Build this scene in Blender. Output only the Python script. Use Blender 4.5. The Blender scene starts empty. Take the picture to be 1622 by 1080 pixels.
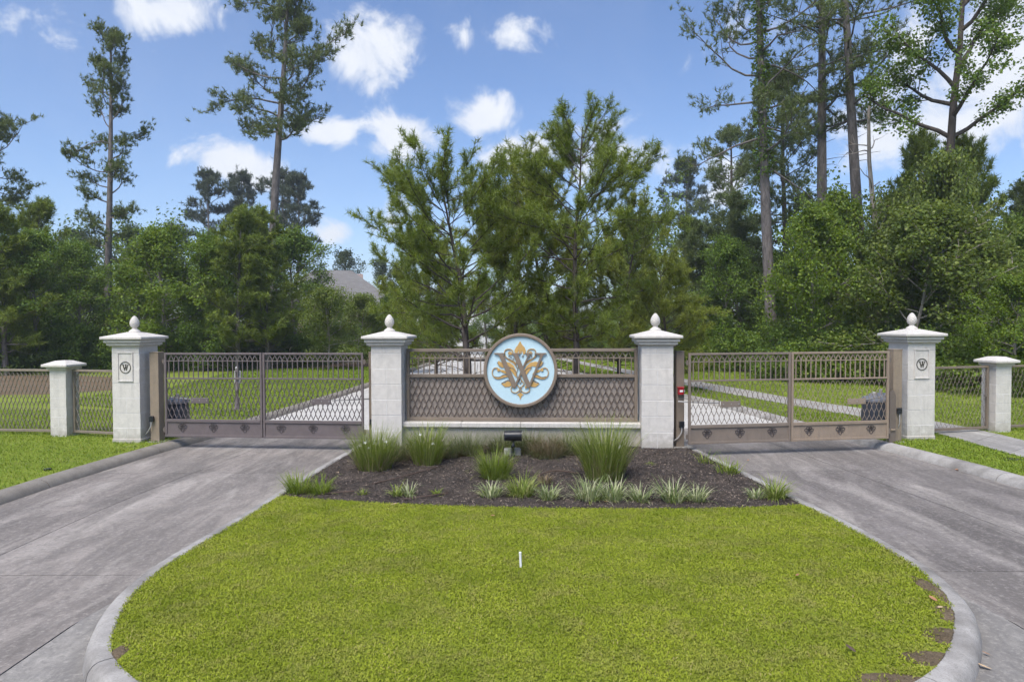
import bpy, math, random
import numpy as np
from mathutils import Matrix, Vector

# ------------------------------------------------------------------ camera, sky, sun, exposure
scene = bpy.context.scene
COL = scene.collection
EYE = 2.5                                   # the camera hovers 2.5 m above the lawn
cd = bpy.data.cameras.new("camera"); cam = bpy.data.objects.new("camera", cd); COL.objects.link(cam)
cd.sensor_width = 36.0; cd.lens = 24.0; cd.clip_start = 0.1; cd.clip_end = 3000
_p, _r = math.radians(1.48), math.radians(0.23)
fwd = Vector((0, math.cos(_p), -math.sin(_p)))
right = Vector((math.cos(_r), 0, -math.sin(_r)))
up = right.cross(fwd); right = fwd.cross(up)
cam.matrix_world = Matrix(((right.x, up.x, -fwd.x, 0), (right.y, up.y, -fwd.y, 0), (right.z, up.z, -fwd.z, EYE), (0, 0, 0, 1)))
scene.camera = cam
cy = scene.cycles; cy.max_bounces = 4; cy.diffuse_bounces = 2; cy.glossy_bounces = 1; cy.transmission_bounces = 2; cy.transparent_max_bounces = 4
cy.caustics_reflective = False; cy.caustics_refractive = False; cy.sample_clamp_indirect = 4.0; cy.use_adaptive_sampling = True; cy.adaptive_threshold = 0.03; cy.adaptive_min_samples = 16

SUN_EL, SUN_AZ = math.radians(58), math.radians(205)      # compass style: 0 = +Y, clockwise; behind the camera, a bit left
sl = bpy.data.lights.new("sun", 'SUN'); sun = bpy.data.objects.new("sun", sl); COL.objects.link(sun)
sl.energy = 2.7; sl.angle = math.radians(35); sl.color = (1.0, 0.95, 0.88)
sd = Vector((math.sin(SUN_AZ) * math.cos(SUN_EL), math.cos(SUN_AZ) * math.cos(SUN_EL), math.sin(SUN_EL)))
sun.rotation_euler = sd.to_track_quat('Z', 'Y').to_euler(); sun.location = (0, -10, 30)
scene.view_settings.view_transform = 'Standard'; scene.view_settings.look = 'None'
scene.view_settings.exposure = 0.98; scene.view_settings.gamma = 1.0
scene.view_settings.use_curve_mapping = False

world = bpy.data.worlds.new("World"); scene.world = world; world.use_nodes = True
def build_world():
    nt = world.node_tree; N = nt.nodes; L = nt.links; N.clear()
    out = N.new('ShaderNodeOutputWorld')
    sky = N.new('ShaderNodeTexSky'); sky.sky_type = 'NISHITA'; sky.sun_disc = False
    sky.sun_elevation = SUN_EL; sky.sun_rotation = SUN_AZ
    sky.air_density = 1.0; sky.dust_density = 0.3; sky.ozone_density = 4.0; sky.altitude = 0
    def val(x):
        return x
    def M(op, a, b=None, c=None, clamp=False):
        n = N.new('ShaderNodeMath'); n.operation = op; n.use_clamp = clamp
        for i, v in enumerate((a, b, c)):
            if v is None: continue
            if isinstance(v, (int, float)): n.inputs[i].default_value = v
            else: L.new(v, n.inputs[i])
        return n.outputs[0]
    tc = N.new('ShaderNodeTexCoord'); sep = N.new('ShaderNodeSeparateXYZ'); L.new(tc.outputs['Generated'], sep.inputs[0])
    x, y, z = sep.outputs
    az = M('ARCTAN2', x, y)
    # the cloud field in view goes on round the whole sky (folded every 45 degrees)
    azf = M('SUBTRACT', M('PINGPONG', M('ADD', az, 0.72), 1.44), 0.72)
    el = M('ARCSINE', z)
    cmb = N.new('ShaderNodeCombineXYZ'); L.new(azf, cmb.inputs[0]); L.new(el, cmb.inputs[1])
    def noise(vec, scale, detail, rough, off=0.0, dist=0.0):
        n = N.new('ShaderNodeTexNoise'); n.inputs['Scale'].default_value = scale
        n.inputs['Detail'].default_value = detail; n.inputs['Roughness'].default_value = rough
        n.inputs['Distortion'].default_value = dist
        m = N.new('ShaderNodeMapping'); m.inputs['Location'].default_value = (off, off * .7, off * .3)
        L.new(vec, m.inputs[0]); L.new(m.outputs[0], n.inputs['Vector']); return n.outputs['Fac']
    n1 = noise(cmb.outputs[0], 13.0, 10, 0.60, 3.1, 0.5)
    n2 = noise(cmb.outputs[0], 6.5, 8, 0.62, 7.7, 0.6)
    F = 1081.0
    blobs = [(590, 100, 70, 52, 1), (275, 22, 80, 40, .95), (520, 213, 48, 22, .8), (350, 258, 50, 26, .95), (405, 272, 45, 22, .85),
             (645, 215, 55, 34, 1.05), (760, 192, 52, 28, .95), (800, 62, 55, 22, .45), (535, 370, 32, 20, .8),
             (620, 352, 34, 26, .8), (985, 250, 75, 42, .95), (820, 245, 60, 30, .8), (1150, 300, 42, 36, 1.0), (1590, 130, 130, 105, 1.25),
             (1470, 170, 95, 70, .95), (1400, 225, 60, 40, .7), (1230, 60, 60, 25, .45), (60, 30, 60, 22, .35), (1440, 60, 60, 40, .6)]
    dens = None
    for (px, py, rx, ry, a) in blobs:
        ca = math.atan2((px - 811) / F, 1); ce = math.atan2((512 - py) / F, math.hypot(1, (px - 811) / F))
        dx = M('DIVIDE', M('SUBTRACT', azf, ca), rx / F * 1.3 * math.cos(ca) ** 2)
        dy = M('DIVIDE', M('SUBTRACT', el, ce), ry / F * 1.3)
        # flatter underside than top
        dyb = M('MULTIPLY', M('MINIMUM', dy, 0.0), 1.25); dyt = M('MAXIMUM', dy, 0.0)
        d2 = M('ADD', M('MULTIPLY', dx, dx), M('MULTIPLY', M('ADD', dyb, dyt), M('ADD', dyb, dyt)))
        v = M('MULTIPLY', M('SUBTRACT', 1.0, M('SQRT', d2)), a)
        v = M('MAXIMUM', v, -1.0)
        dens = v if dens is None else M('SMOOTH_MAX', dens, v, 0.25)
    # generic cumulus higher up
    hi = noise(cmb.outputs[0], 4.0, 8, 0.6, 1.3)
    hmask = M('MULTIPLY', M('SUBTRACT', el, 0.52), 3.0, clamp=True)
    dens = M('MAXIMUM', dens, M('ADD', M('MULTIPLY', M('SUBTRACT', hi, 0.5), 4.0), M('SUBTRACT', M('MULTIPLY', hmask, 0.9), 1.0)))
    d = M('ADD', dens, M('ADD', M('MULTIPLY', M('SUBTRACT', n1, 0.5), 2.6), M('MULTIPLY', M('SUBTRACT', n2, 0.5), 1.9)))
    mr = N.new('ShaderNodeMapRange'); mr.interpolation_type = 'SMOOTHSTEP'
    L.new(d, mr.inputs['Value']); mr.inputs['From Min'].default_value = 0.0; mr.inputs['From Max'].default_value = 0.75
    # thin high veil
    veil = M('MULTIPLY', M('SUBTRACT', noise(cmb.outputs[0], 3.0, 7, 0.6, 9.2, .6), 0.42), 0.9, clamp=True)
    mask = M('MAXIMUM', mr.outputs[0], M('MULTIPLY', veil, 0.3))
    mask = M('MULTIPLY', mask, 0.93)
    # cloud body: bright tops, slightly greyer where thick
    body = N.new('ShaderNodeMapRange'); L.new(M('ADD', M('MULTIPLY', n1, 1.0), M('MULTIPLY', n2, 0.5)), body.inputs['Value'])
    body.inputs['From Min'].default_value = 0.45; body.inputs['From Max'].default_value = 1.0
    cc = N.new('ShaderNodeMix'); cc.data_type = 'RGBA'; L.new(body.outputs[0], cc.inputs['Factor'])
    cc.inputs['A'].default_value = (0.42, 0.45, 0.51, 1); cc.inputs['B'].default_value = (0.53, 0.54, 0.56, 1)
    tint = N.new('ShaderNodeMix'); tint.data_type = 'RGBA'; tint.blend_type = 'MULTIPLY'; tint.inputs['Factor'].default_value = 1.0
    L.new(sky.outputs[0], tint.inputs['A']); tint.inputs['B'].default_value = (0.94, 0.96, 1.06, 1)
    b1 = N.new('ShaderNodeBackground'); L.new(tint.outputs['Result'], b1.inputs[0]); b1.inputs[1].default_value = 0.086
    b2 = N.new('ShaderNodeBackground'); L.new(cc.outputs['Result'], b2.inputs[0]); b2.inputs[1].default_value = 1.0
    mx = N.new('ShaderNodeMixShader'); L.new(mask, mx.inputs[0]); L.new(b1.outputs[0], mx.inputs[1]); L.new(b2.outputs[0], mx.inputs[2])
    L.new(mx.outputs[0], out.inputs[0])
build_world()
world.cycles.sampling_method = 'MANUAL'; world.cycles.sample_map_resolution = 512

# ------------------------------------------------------------------ helpers
rng = random.Random(7)
R = math.radians

class MB:
    """collects verts and faces for one mesh object"""
    def __init__(s): s.v = []; s.f = []
    def add(s, vs, fs):
        b = len(s.v); s.v += [tuple(p) for p in vs]; s.f += [tuple(i + b for i in q) for q in fs]; return s
    def box(s, x0, x1, y0, y1, z0, z1, c=0.0):
        if c <= 0:
            vs = [(x, y, z) for z in (z0, z1) for (x, y) in ((x0, y0), (x1, y0), (x1, y1), (x0, y1))]
            return s.add(vs, [(3, 2, 1, 0), (4, 5, 6, 7), (0, 1, 5, 4), (1, 2, 6, 5), (2, 3, 7, 6), (3, 0, 4, 7)])
        # chamfered box: 24 verts
        cx, cy, cz = (x0 + x1) / 2, (y0 + y1) / 2, (z0 + z1) / 2
        hx, hy, hz = (x1 - x0) / 2, (y1 - y0) / 2, (z1 - z0) / 2
        vs = []; idx = {}
        for sx in (-1, 1):
            for sy in (-1, 1):
                for sz in (-1, 1):
                    for k in range(3):
                        d = [hx - c, hy - c, hz - c]; d[k] += c
                        idx[(sx, sy, sz, k)] = len(vs); vs.append((cx + sx * d[0], cy + sy * d[1], cz + sz * d[2]))
        fs = []
        def face(ids, n):
            p = [Vector(vs[i]) for i in ids]
            nn = (p[1] - p[0]).cross(p[2] - p[0])
            fs.append(tuple(ids) if nn.dot(Vector(n)) > 0 else tuple(reversed(ids)))
        for sg in (-1, 1):
            face([idx[(sg, a, b, 0)] for a, b in ((-1, -1), (1, -1), (1, 1), (-1, 1))], (sg, 0, 0))
            face([idx[(a, sg, b, 1)] for a, b in ((-1, -1), (1, -1), (1, 1), (-1, 1))], (0, sg, 0))
            face([idx[(a, b, sg, 2)] for a, b in ((-1, -1), (1, -1), (1, 1), (-1, 1))], (0, 0, sg))
        for a in (-1, 1):
            for b in (-1, 1):
                face([idx[(a, b, -1, 0)], idx[(a, b, 1, 0)], idx[(a, b, 1, 1)], idx[(a, b, -1, 1)]], (a, b, 0))
                face([idx[(a, -1, b, 0)], idx[(a, 1, b, 0)], idx[(a, 1, b, 2)], idx[(a, -1, b, 2)]], (a, 0, b))
                face([idx[(-1, a, b, 1)], idx[(1, a, b, 1)], idx[(1, a, b, 2)], idx[(-1, a, b, 2)]], (0, a, b))
                for e in (-1, 1):
                    face([idx[(a, b, e, 0)], idx[(a, b, e, 1)], idx[(a, b, e, 2)]], (a, b, e))
        return s.add(vs, fs)
    def prism(s, poly, z0, z1, bottom=True):
        """upright prism on a plan polygon"""
        a = sum(poly[i][0] * poly[(i + 1) % len(poly)][1] - poly[(i + 1) % len(poly)][0] * poly[i][1] for i in range(len(poly)))
        if a < 0: poly = poly[::-1]
        n = len(poly)
        vs = [(p[0], p[1], z0) for p in poly] + [(p[0], p[1], z1) for p in poly]
        fs = [tuple(range(n, 2 * n))] + [(i, (i + 1) % n, n + (i + 1) % n, n + i) for i in range(n)]
        if bottom: fs.append(tuple(reversed(range(n))))
        return s.add(vs, fs)
    def plate(s, poly, y0, y1):
        """flat piece standing in the XZ plane, front at y0 (towards -Y), back at y1"""
        a = sum(poly[i][0] * poly[(i + 1) % len(poly)][1] - poly[(i + 1) % len(poly)][0] * poly[i][1] for i in range(len(poly)))
        if a < 0: poly = poly[::-1]
        n = len(poly)
        vs = [(p[0], y0, p[1]) for p in poly] + [(p[0], y1, p[1]) for p in poly]
        fs = [tuple(range(n)), tuple(reversed(range(n, 2 * n)))] + [(i, n + i, n + (i + 1) % n, (i + 1) % n) for i in range(n)]
        return s.add(vs, fs)
    def ribbon(s, pts, w, y0, y1):
        """flat strip of varying width along a path in the XZ plane"""
        n = len(pts); L_, R_ = [], []
        for i, p in enumerate(pts):
            a = pts[max(0, i - 1)]; b = pts[min(n - 1, i + 1)]
            dx, dz = b[0] - a[0], b[1] - a[1]; l = math.hypot(dx, dz) or 1
            ww = (w(i / (n - 1)) if callable(w) else w) / 2
            L_.append((p[0] - dz / l * ww, p[1] + dx / l * ww)); R_.append((p[0] + dz / l * ww, p[1] - dx / l * ww))
        for i in range(n - 1):
            s.plate([R_[i], R_[i + 1], L_[i + 1], L_[i]], y0, y1)
        return s
    def tube(s, pts, rad, n=6, cap=True, twist=0.0):
        pts = [Vector(p) for p in pts]; m = len(pts)
        rad = rad if hasattr(rad, '__len__') else [rad] * m
        vs = []; ref = None
        for i in range(m):
            t = (pts[min(m - 1, i + 1)] - pts[max(0, i - 1)])
            t = t.normalized() if t.length > 1e-9 else Vector((0, 0, 1))
            if ref is None: ref = Vector((1, 0, 0)) if abs(t.x) < .9 else Vector((0, 1, 0))
            u = (ref - t * ref.dot(t)).normalized(); w = t.cross(u); ref = u
            for k in range(n):
                a = 2 * math.pi * k / n + twist
                vs.append(pts[i] + (u * math.cos(a) + w * math.sin(a)) * rad[i])
        fs = [(i * n + k, i * n + (k + 1) % n, (i + 1) * n + (k + 1) % n, (i + 1) * n + k) for i in range(m - 1) for k in range(n)]
        if cap: fs += [tuple(reversed(range(n))), tuple(range((m - 1) * n, m * n))]
        return s.add(vs, fs)
    def lathe(s, prof, n=20, cx=0, cy=0):
        vs = [(cx + r * math.cos(2 * math.pi * k / n), cy + r * math.sin(2 * math.pi * k / n), z) for (r, z) in prof for k in range(n)]
        m = len(prof)
        fs = [(i * n + k, i * n + (k + 1) % n, (i + 1) * n + (k + 1) % n, (i + 1) * n + k) for i in range(m - 1) for k in range(n)]
        fs += [tuple(reversed(range(n))), tuple(range((m - 1) * n, m * n))]
        return s.add(vs, fs)
    def mesh(s, name, mat, smooth=False):
        me = bpy.data.meshes.new(name); me.from_pydata(s.v, [], s.f); me.update()
        if mat: me.materials.append(mat)
        if smooth: me.shade_smooth()
        return me
    def build(s, name, mat, parent=None, smooth=False, loc=None):
        return link(name, s.mesh(name, mat, smooth), parent, loc)

def link(name, me, parent=None, loc=None, rz=0.0):
    o = bpy.data.objects.new(name, me); COL.objects.link(o)
    if parent: o.parent = parent
    if loc: o.location = loc
    if rz: o.rotation_euler = (0, 0, rz)
    return o

def np_mesh(name, verts, faces_k, mat, smooth=False):
    """verts (n,3), faces (m,k) -> mesh, fast"""
    me = bpy.data.meshes.new(name)
    verts = np.ascontiguousarray(verts, dtype=np.float32); faces_k = np.ascontiguousarray(faces_k, dtype=np.int32)
    m, k = faces_k.shape
    me.vertices.add(len(verts)); me.vertices.foreach_set('co', verts.ravel())
    me.loops.add(m * k); me.loops.foreach_set('vertex_index', faces_k.ravel())
    me.polygons.add(m); me.polygons.foreach_set('loop_start', np.arange(m, dtype=np.int32) * k)
    me.polygons.foreach_set('loop_total', np.full(m, k, dtype=np.int32))
    me.update(calc_edges=True)
    me.materials.append(mat)
    if smooth: me.shade_smooth()
    return me

def thing(name, label, cat, loc=(0, 0, 0), rz=0.0, group=None):
    o = bpy.data.objects.new(name, None); COL.objects.link(o); o.empty_display_size = .2
    o.location = loc; o.rotation_euler = (0, 0, rz); return tag(o, label, cat, group)
def tag(o, label=None, cat=None, group=None, kind=None):
    if label: o['label'] = label
    if cat: o['category'] = cat
    if group: o['group'] = group
    if kind: o['kind'] = kind
    return o
def copy_thing(src, loc, rz, scale, label, group=None):
    r = src.copy(); COL.objects.link(r); r.location = loc; r.rotation_euler = (0, 0, rz); r.scale = scale
    r['label'] = label
    if group: r['group'] = group
    for ch in src.children:
        c = ch.copy(); COL.objects.link(c); c.parent = r
        for g in ch.children:
            d = g.copy(); COL.objects.link(d); d.parent = c
    return r

def smooth_path(pts, k=6):
    """Catmull-Rom through the points"""
    out = []
    n = len(pts)
    for i in range(n - 1):
        p0 = np.array(pts[max(0, i - 1)], float); p1 = np.array(pts[i], float); p2 = np.array(pts[i + 1], float); p3 = np.array(pts[min(n - 1, i + 2)], float)
        for j in range(k):
            t = j / k
            out.append(tuple(0.5 * ((2 * p1) + (-p0 + p2) * t + (2 * p0 - 5 * p1 + 4 * p2 - p3) * t * t + (-p0 + 3 * p1 - 3 * p2 + p3) * t ** 3)))
    out.append(tuple(pts[-1])); return out
def inside(poly, X, Y):
    """vectorised point in polygon"""
    X = np.asarray(X); Y = np.asarray(Y); res = np.zeros(X.shape, bool); n = len(poly); j = n - 1
    for i in range(n):
        xi, yi = poly[i][0], poly[i][1]; xj, yj = poly[j][0], poly[j][1]
        if yi != yj:
            c = ((yi > Y) != (yj > Y)) & (X < (xj - xi) * (Y - yi) / (yj - yi) + xi); res ^= c
        j = i
    return res

# ------------------------------------------------------------------ materials (all procedural)
class NT:
    def __init__(s, name):
        s.m = bpy.data.materials.new(name); s.m.use_nodes = True; s.t = s.m.node_tree; s.N = s.t.nodes; s.L = s.t.links
        s.N.clear(); s.out = s.N.new('ShaderNodeOutputMaterial')
        s.tc = s.N.new('ShaderNodeTexCoord')
    def geo_pos(s):
        g = s.N.new('ShaderNodeNewGeometry'); return g.outputs['Position']
    def island(s):
        g = s.N.new('ShaderNodeNewGeometry'); return g.outputs['Random Per Island']
    def objrand(s):
        return s.N.new('ShaderNodeObjectInfo').outputs['Random']
    def mapv(s, vec, scale=(1, 1, 1), loc=(0, 0, 0), rot=(0, 0, 0)):
        n = s.N.new('ShaderNodeMapping'); n.inputs['Scale'].default_value = scale; n.inputs['Location'].default_value = loc
        n.inputs['Rotation'].default_value = rot; s.L.new(vec, n.inputs[0]); return n.outputs[0]
    def noise(s, vec, scale, detail=4, rough=.55, dist=0.0):
        n = s.N.new('ShaderNodeTexNoise'); n.inputs['Scale'].default_value = scale; n.inputs['Detail'].default_value = detail
        n.inputs['Roughness'].default_value = rough; n.inputs['Distortion'].default_value = dist
        s.L.new(vec, n.inputs['Vector']); return n.outputs['Fac']
    def voro(s, vec, scale, feat='F1'):
        n = s.N.new('ShaderNodeTexVoronoi'); n.inputs['Scale'].default_value = scale; n.feature = feat
        s.L.new(vec, n.inputs['Vector']); return n.outputs['Distance']
    def ramp(s, fac, stops, interp='LINEAR'):
        n = s.N.new('ShaderNodeValToRGB'); e = n.color_ramp.elements; n.color_ramp.interpolation = interp
        while len(e) < len(stops): e.new(.5)
        for i, (p, c) in enumerate(stops):
            e[i].position = p; e[i].color = (c[0], c[1], c[2], 1) if hasattr(c, '__len__') else (c, c, c, 1)
        s.L.new(fac, n.inputs[0]); return n.outputs[0]
    def mix(s, fac, a, b, mode='MIX'):
        n = s.N.new('ShaderNodeMix'); n.data_type = 'RGBA'; n.blend_type = mode
        for key, v in (('Factor', fac), ('A', a), ('B', b)):
            if isinstance(v, (int, float)): 
                n.inputs[key].default_value = v if key == 'Factor' else (v, v, v, 1)
            elif isinstance(v, tuple): n.inputs[key].default_value = (v[0], v[1], v[2], 1)
            else: s.L.new(v, n.inputs[key])
        return n.outputs['Result']
    def math(s, op, a, b=None, clamp=False):
        n = s.N.new('ShaderNodeMath'); n.operation = op; n.use_clamp = clamp
        for i, v in enumerate((a, b)):
            if v is None: continue
            if isinstance(v, (int, float)): n.inputs[i].default_value = v
            else: s.L.new(v, n.inputs[i])
        return n.outputs[0]
    def bump(s, h, strength=.3, dist=.01, nrm=None):
        n = s.N.new('ShaderNodeBump'); n.inputs['Strength'].default_value = strength; n.inputs['Distance'].default_value = dist
        s.L.new(h, n.inputs['Height'])
        if nrm is not None: s.L.new(nrm, n.inputs['Normal'])
        return n.outputs[0]
    def finish(s, color, rough=.7, normal=None, metallic=0.0, spec=.5):
        p = s.N.new('ShaderNodeBsdfPrincipled')
        if isinstance(color, tuple): p.inputs['Base Color'].default_value = (color[0], color[1], color[2], 1)
        else: s.L.new(color, p.inputs['Base Color'])
        if isinstance(rough, (int, float)): p.inputs['Roughness'].default_value = rough
        else: s.L.new(rough, p.inputs['Roughness'])
        p.inputs['Metallic'].default_value = metallic; p.inputs['Specular IOR Level'].default_value = spec
        if normal is not None: s.L.new(normal, p.inputs['Normal'])
        s.L.new(p.outputs[0], s.out.inputs[0]); return s.m

def m_leaf(name, stops, trans=.3, rough=.5, patch=None, spec=.3, straw=None):
    """foliage: colour varies from leaf to leaf (and in wide patches), light shines through"""
    t = NT(name); c = t.ramp(t.island(), stops)
    if patch:
        n = t.noise(t.geo_pos(), patch[0], 4, .6)
        c = t.mix(t.ramp(n, [(patch[1], 0.0), (patch[2], 1.0)]), c, patch[3], 'MULTIPLY')
    if straw:
        n = t.noise(t.mapv(t.geo_pos(), loc=(3, 9, 0)), straw[0], 7, .68, .4); c = t.mix(t.ramp(n, [(straw[1], 0.0), (straw[2], straw[3])]), c, straw[4])
    p = t.N.new('ShaderNodeBsdfPrincipled'); t.L.new(c, p.inputs['Base Color']); p.inputs['Roughness'].default_value = rough
    p.inputs['Specular IOR Level'].default_value = spec
    tr = t.N.new('ShaderNodeBsdfTranslucent'); t.L.new(t.mix(.5, c, (0.25, 0.3, 0.03)), tr.inputs[0])
    mx = t.N.new('ShaderNodeMixShader'); mx.inputs[0].default_value = trans
    t.L.new(p.outputs[0], mx.inputs[1]); t.L.new(tr.outputs[0], mx.inputs[2]); t.L.new(mx.outputs[0], t.out.inputs[0]); return t.m

def m_stone(name, col, var=.10):
    t = NT(name); g = t.geo_pos()
    n = t.noise(g, 9, 6, .6); f = t.noise(g, 140, 3, .6)
    c = t.mix(t.ramp(n, [(.3, 0.0), (.75, 1.0)]), tuple(x * (1 - var) for x in col), col)
    c = t.mix(t.math('MULTIPLY', t.objrand(), .12), c, (.42, .40, .38))
    streak = t.noise(t.mapv(g, (14, 14, 1.2)), 1.0, 5, .6)
    c = t.mix(t.ramp(streak, [(.52, 0.0), (.75, .36)]), c, (.36, .34, .31))
    c = t.mix(t.ramp(f, [(.35, .10), (.55, 0.0)]), c, (.3, .28, .25))
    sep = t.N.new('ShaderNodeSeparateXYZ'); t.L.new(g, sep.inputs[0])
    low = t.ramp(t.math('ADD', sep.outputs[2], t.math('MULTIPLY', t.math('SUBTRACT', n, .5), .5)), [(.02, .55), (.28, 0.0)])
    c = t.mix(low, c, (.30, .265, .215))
    return t.finish(c, .85, t.bump(t.math('ADD', f, t.math('MULTIPLY', n, .6)), .25, .004), spec=.25)

def m_paint(name, col, rough=.45, var=.25, dirt=(.12, .10, .085)):
    t = NT(name); g = t.tc.outputs['Object']; w = t.geo_pos()
    n = t.noise(w, 5, 6, .65); s_ = t.noise(t.mapv(w, (20, 20, 1.5)), 1.0, 5, .6)
    c = t.mix(t.ramp(n, [(.3, 0.0), (.7, 1.0)]), tuple(x * (1 - var) for x in col), col)
    c = t.mix(t.ramp(s_, [(.52, 0.0), (.8, .4)]), c, dirt)
    return t.finish(c, t.ramp(n, [(.3, rough + .15), (.7, rough)]), t.bump(t.noise(w, 120, 2), .08, .002), spec=.4)

def m_plain(name, col, rough=.6, var=.2, scale=20, bump=.1, metallic=0, spec=.5):
    t = NT(name); w = t.geo_pos(); n = t.noise(w, scale, 5, .6)
    c = t.mix(n, tuple(x * (1 - var) for x in col), tuple(min(1, x * (1 + var)) for x in col))
    return t.finish(c, rough, t.bump(n, bump, .004), metallic, spec)

def m_bark(name, c1, c2, sc=1.0):
    t = NT(name); g = t.tc.outputs['Object']
    v = t.noise(t.mapv(g, (9 * sc, 9 * sc, 2.2 * sc)), 1.0, 6, .65, .6)
    big = t.noise(g, .8, 3)
    c = t.mix(t.ramp(v, [(.35, 0.0), (.65, 1.0)]), c1, c2)
    c = t.mix(t.ramp(big, [(.4, 0.0), (.7, .4)]), c, tuple(x * .6 for x in c2))
    return t.finish(c, .9, t.bump(v, .9, .03), spec=.15)

def m_concrete(name, col, stain=(.092, .082, .076), pale=(.46, .42, .38), dirn=0.0, stain_amt=1.0):
    """broom-finished driveway concrete with dark tyre-track mildew running along the drive"""
    t = NT(name); g = t.geo_pos()
    along = t.mapv(g, (1.0, .22, 1.0), rot=(0, 0, dirn))
    s1 = t.noise(along, 1.5, 12, .78, .5); s2 = t.noise(t.mapv(g, (1.6, .7, 1), loc=(4, 2, 0)), 1.0, 12, .80, .4)
    fine = t.noise(g, 55, 5, .7); mid = t.noise(g, 4.5, 7, .65)
    broom = t.noise(t.mapv(g, (1.2, 45, 1)), 1.0, 4, .7)
    c = t.mix(t.ramp(mid, [(.3, 0.0), (.7, 1.0)]), tuple(x * .82 for x in col), col)
    c = t.mix(t.math('MULTIPLY', t.ramp(s1, [(.42, 0.0), (.58, .95)]), stain_amt), c, stain)
    c = t.mix(t.math('MULTIPLY', t.ramp(s2, [(.49, 0.0), (.62, .85)]), stain_amt), c, tuple(x * 1.25 for x in stain))
    pl = t.noise(t.mapv(g, (1.6, .3, 1), loc=(9, 5, 0)), 1.0, 7, .65, .5)
    c = t.mix(t.ramp(pl, [(.52, 0.0), (.68, .75)]), c, pale)
    c = t.mix(t.ramp(broom, [(.35, .30), (.65, 0.0)]), c, tuple(x * .55 for x in col))
    c = t.mix(t.ramp(fine, [(.3, .42), (.6, 0.0)]), c, tuple(x * .45 for x in col))
    spot = t.noise(t.mapv(g, loc=(1, 8, 2)), 14, 8, .75)
    c = t.mix(t.ramp(spot, [(.50, 0.0), (.66, .62)]), c, stain)
    c = t.mix(t.ramp(t.noise(t.mapv(g, loc=(6, 1, 2)), 22, 8, .78), [(.52, 0.0), (.66, .45)]), c, pale)
    c = t.mix(t.math('MULTIPLY', t.objrand(), .15), c, pale)
    h = t.math('ADD', t.math('MULTIPLY', broom, .7), t.math('MULTIPLY', fine, .6))
    return t.finish(c, .8, t.bump(h, .35, .006), spec=.3)

M = {}
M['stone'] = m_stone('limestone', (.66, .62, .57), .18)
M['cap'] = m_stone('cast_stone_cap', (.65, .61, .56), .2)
M['mortar'] = m_plain('mortar', (.62, .60, .59), .9, .12, 60, .2, spec=.2)
M['stucco'] = m_stone('stucco_base', (.50, .455, .395), .12)
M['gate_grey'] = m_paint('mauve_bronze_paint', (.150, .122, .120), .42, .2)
M['gate_tan_lit'] = m_paint('bronze_paint_reflected_tan', (.300, .232, .172), .42, .2)  # gate bronze with the tan of reflected light put into the colour
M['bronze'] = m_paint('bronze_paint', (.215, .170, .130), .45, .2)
M['bronze_lattice'] = m_paint('shaded_bronze_lattice_paint', (.175, .14, .115), .45, .25)  # shade of the strands' undersides darkened into the bronze; fittings reuse it
M['sheet'] = m_paint('bronze_sheet_paint', (.34, .285, .245), .5, .18)
M['post_tan'] = m_paint('tan_post_paint', (.30, .235, .17), .5, .25)
M['fence_tan'] = m_paint('fence_paint', (.26, .215, .165), .5, .25)
M['fence_lattice'] = m_paint('fence_lattice_paint', (.20, .17, .13), .5, .25)
M['ornament_dark'] = m_plain('dark_ornament', (.05, .04, .04), .5, .2)
M['letter_dark'] = m_plain('dark_letter', (.055, .05, .035), .5, .2)
M['sign_blue'] = m_plain('pale_blue_enamel', (.50, .67, .74), .5, .07, 14, .08)
M['sign_gold'] = m_plain('ochre_gold', (.54, .33, .11), .45, .15, 30)
M['sign_bronze'] = m_paint('sign_bronze', (.235, .18, .135), .45, .15)
M['black'] = m_plain('black_metal', (.012, .013, .016), .38, .2)
M['dark_plastic'] = m_plain('dark_blue_grey_plastic', (.035, .04, .055), .4, .2)
M['grey_plastic'] = m_plain('grey_plastic', (.16, .17, .20), .4, .2)
M['red'] = m_plain('red_enamel', (.33, .012, .02), .4, .15)
M['white'] = m_plain('white_pvc', (.75, .75, .73), .5, .05)
M['steel'] = m_plain('dull_steel', (.30, .29, .28), .45, .15)
M['conduit'] = m_plain('grey_conduit', (.35, .34, .33), .5, .15)
M['drive'] = m_concrete('driveway_concrete', (.315, .278, .252), dirn=R(-3))
M['drive_r'] = m_concrete('driveway_concrete_right', (.255, .229, .214), dirn=R(4))
M['road'] = m_concrete('pale_road_concrete', (.58, .56, .53), (.36, .34, .32), (.66, .64, .60), stain_amt=.3)  # lighter base and fewer stains than the drives
M['apron'] = m_concrete('apron_concrete', (.33, .31, .285), (.12, .113, .108), (.46, .43, .39), dirn=R(35), stain_amt=1.0)
M['walk'] = m_concrete('walk_concrete', (.42, .40, .375), (.17, .16, .15), (.5, .48, .45), stain_amt=.7)
M['joint'] = m_plain('joint_dirt', (.05, .046, .04), .95, .3, 30)
def m_kerb():
    t = NT('kerb_concrete'); g = t.geo_pos(); n = t.noise(g, 3.5, 8, .68); f = t.noise(g, 70, 4, .7); d = t.noise(t.mapv(g, loc=(3, 3, 3)), 1.3, 6, .65)
    c = t.mix(t.ramp(n, [(.3, 0.0), (.7, 1.0)]), (.27, .255, .24), (.44, .42, .395))
    c = t.mix(t.ramp(d, [(.46, 0.0), (.68, .75)]), c, (.125, .115, .104)); c = t.mix(t.ramp(f, [(.3, .45), (.55, 0.0)]), c, (.13, .12, .11))
    return t.finish(c, .85, t.bump(t.math('ADD', f, n), .3, .006), spec=.25)
M['kerb'] = m_kerb()
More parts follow.
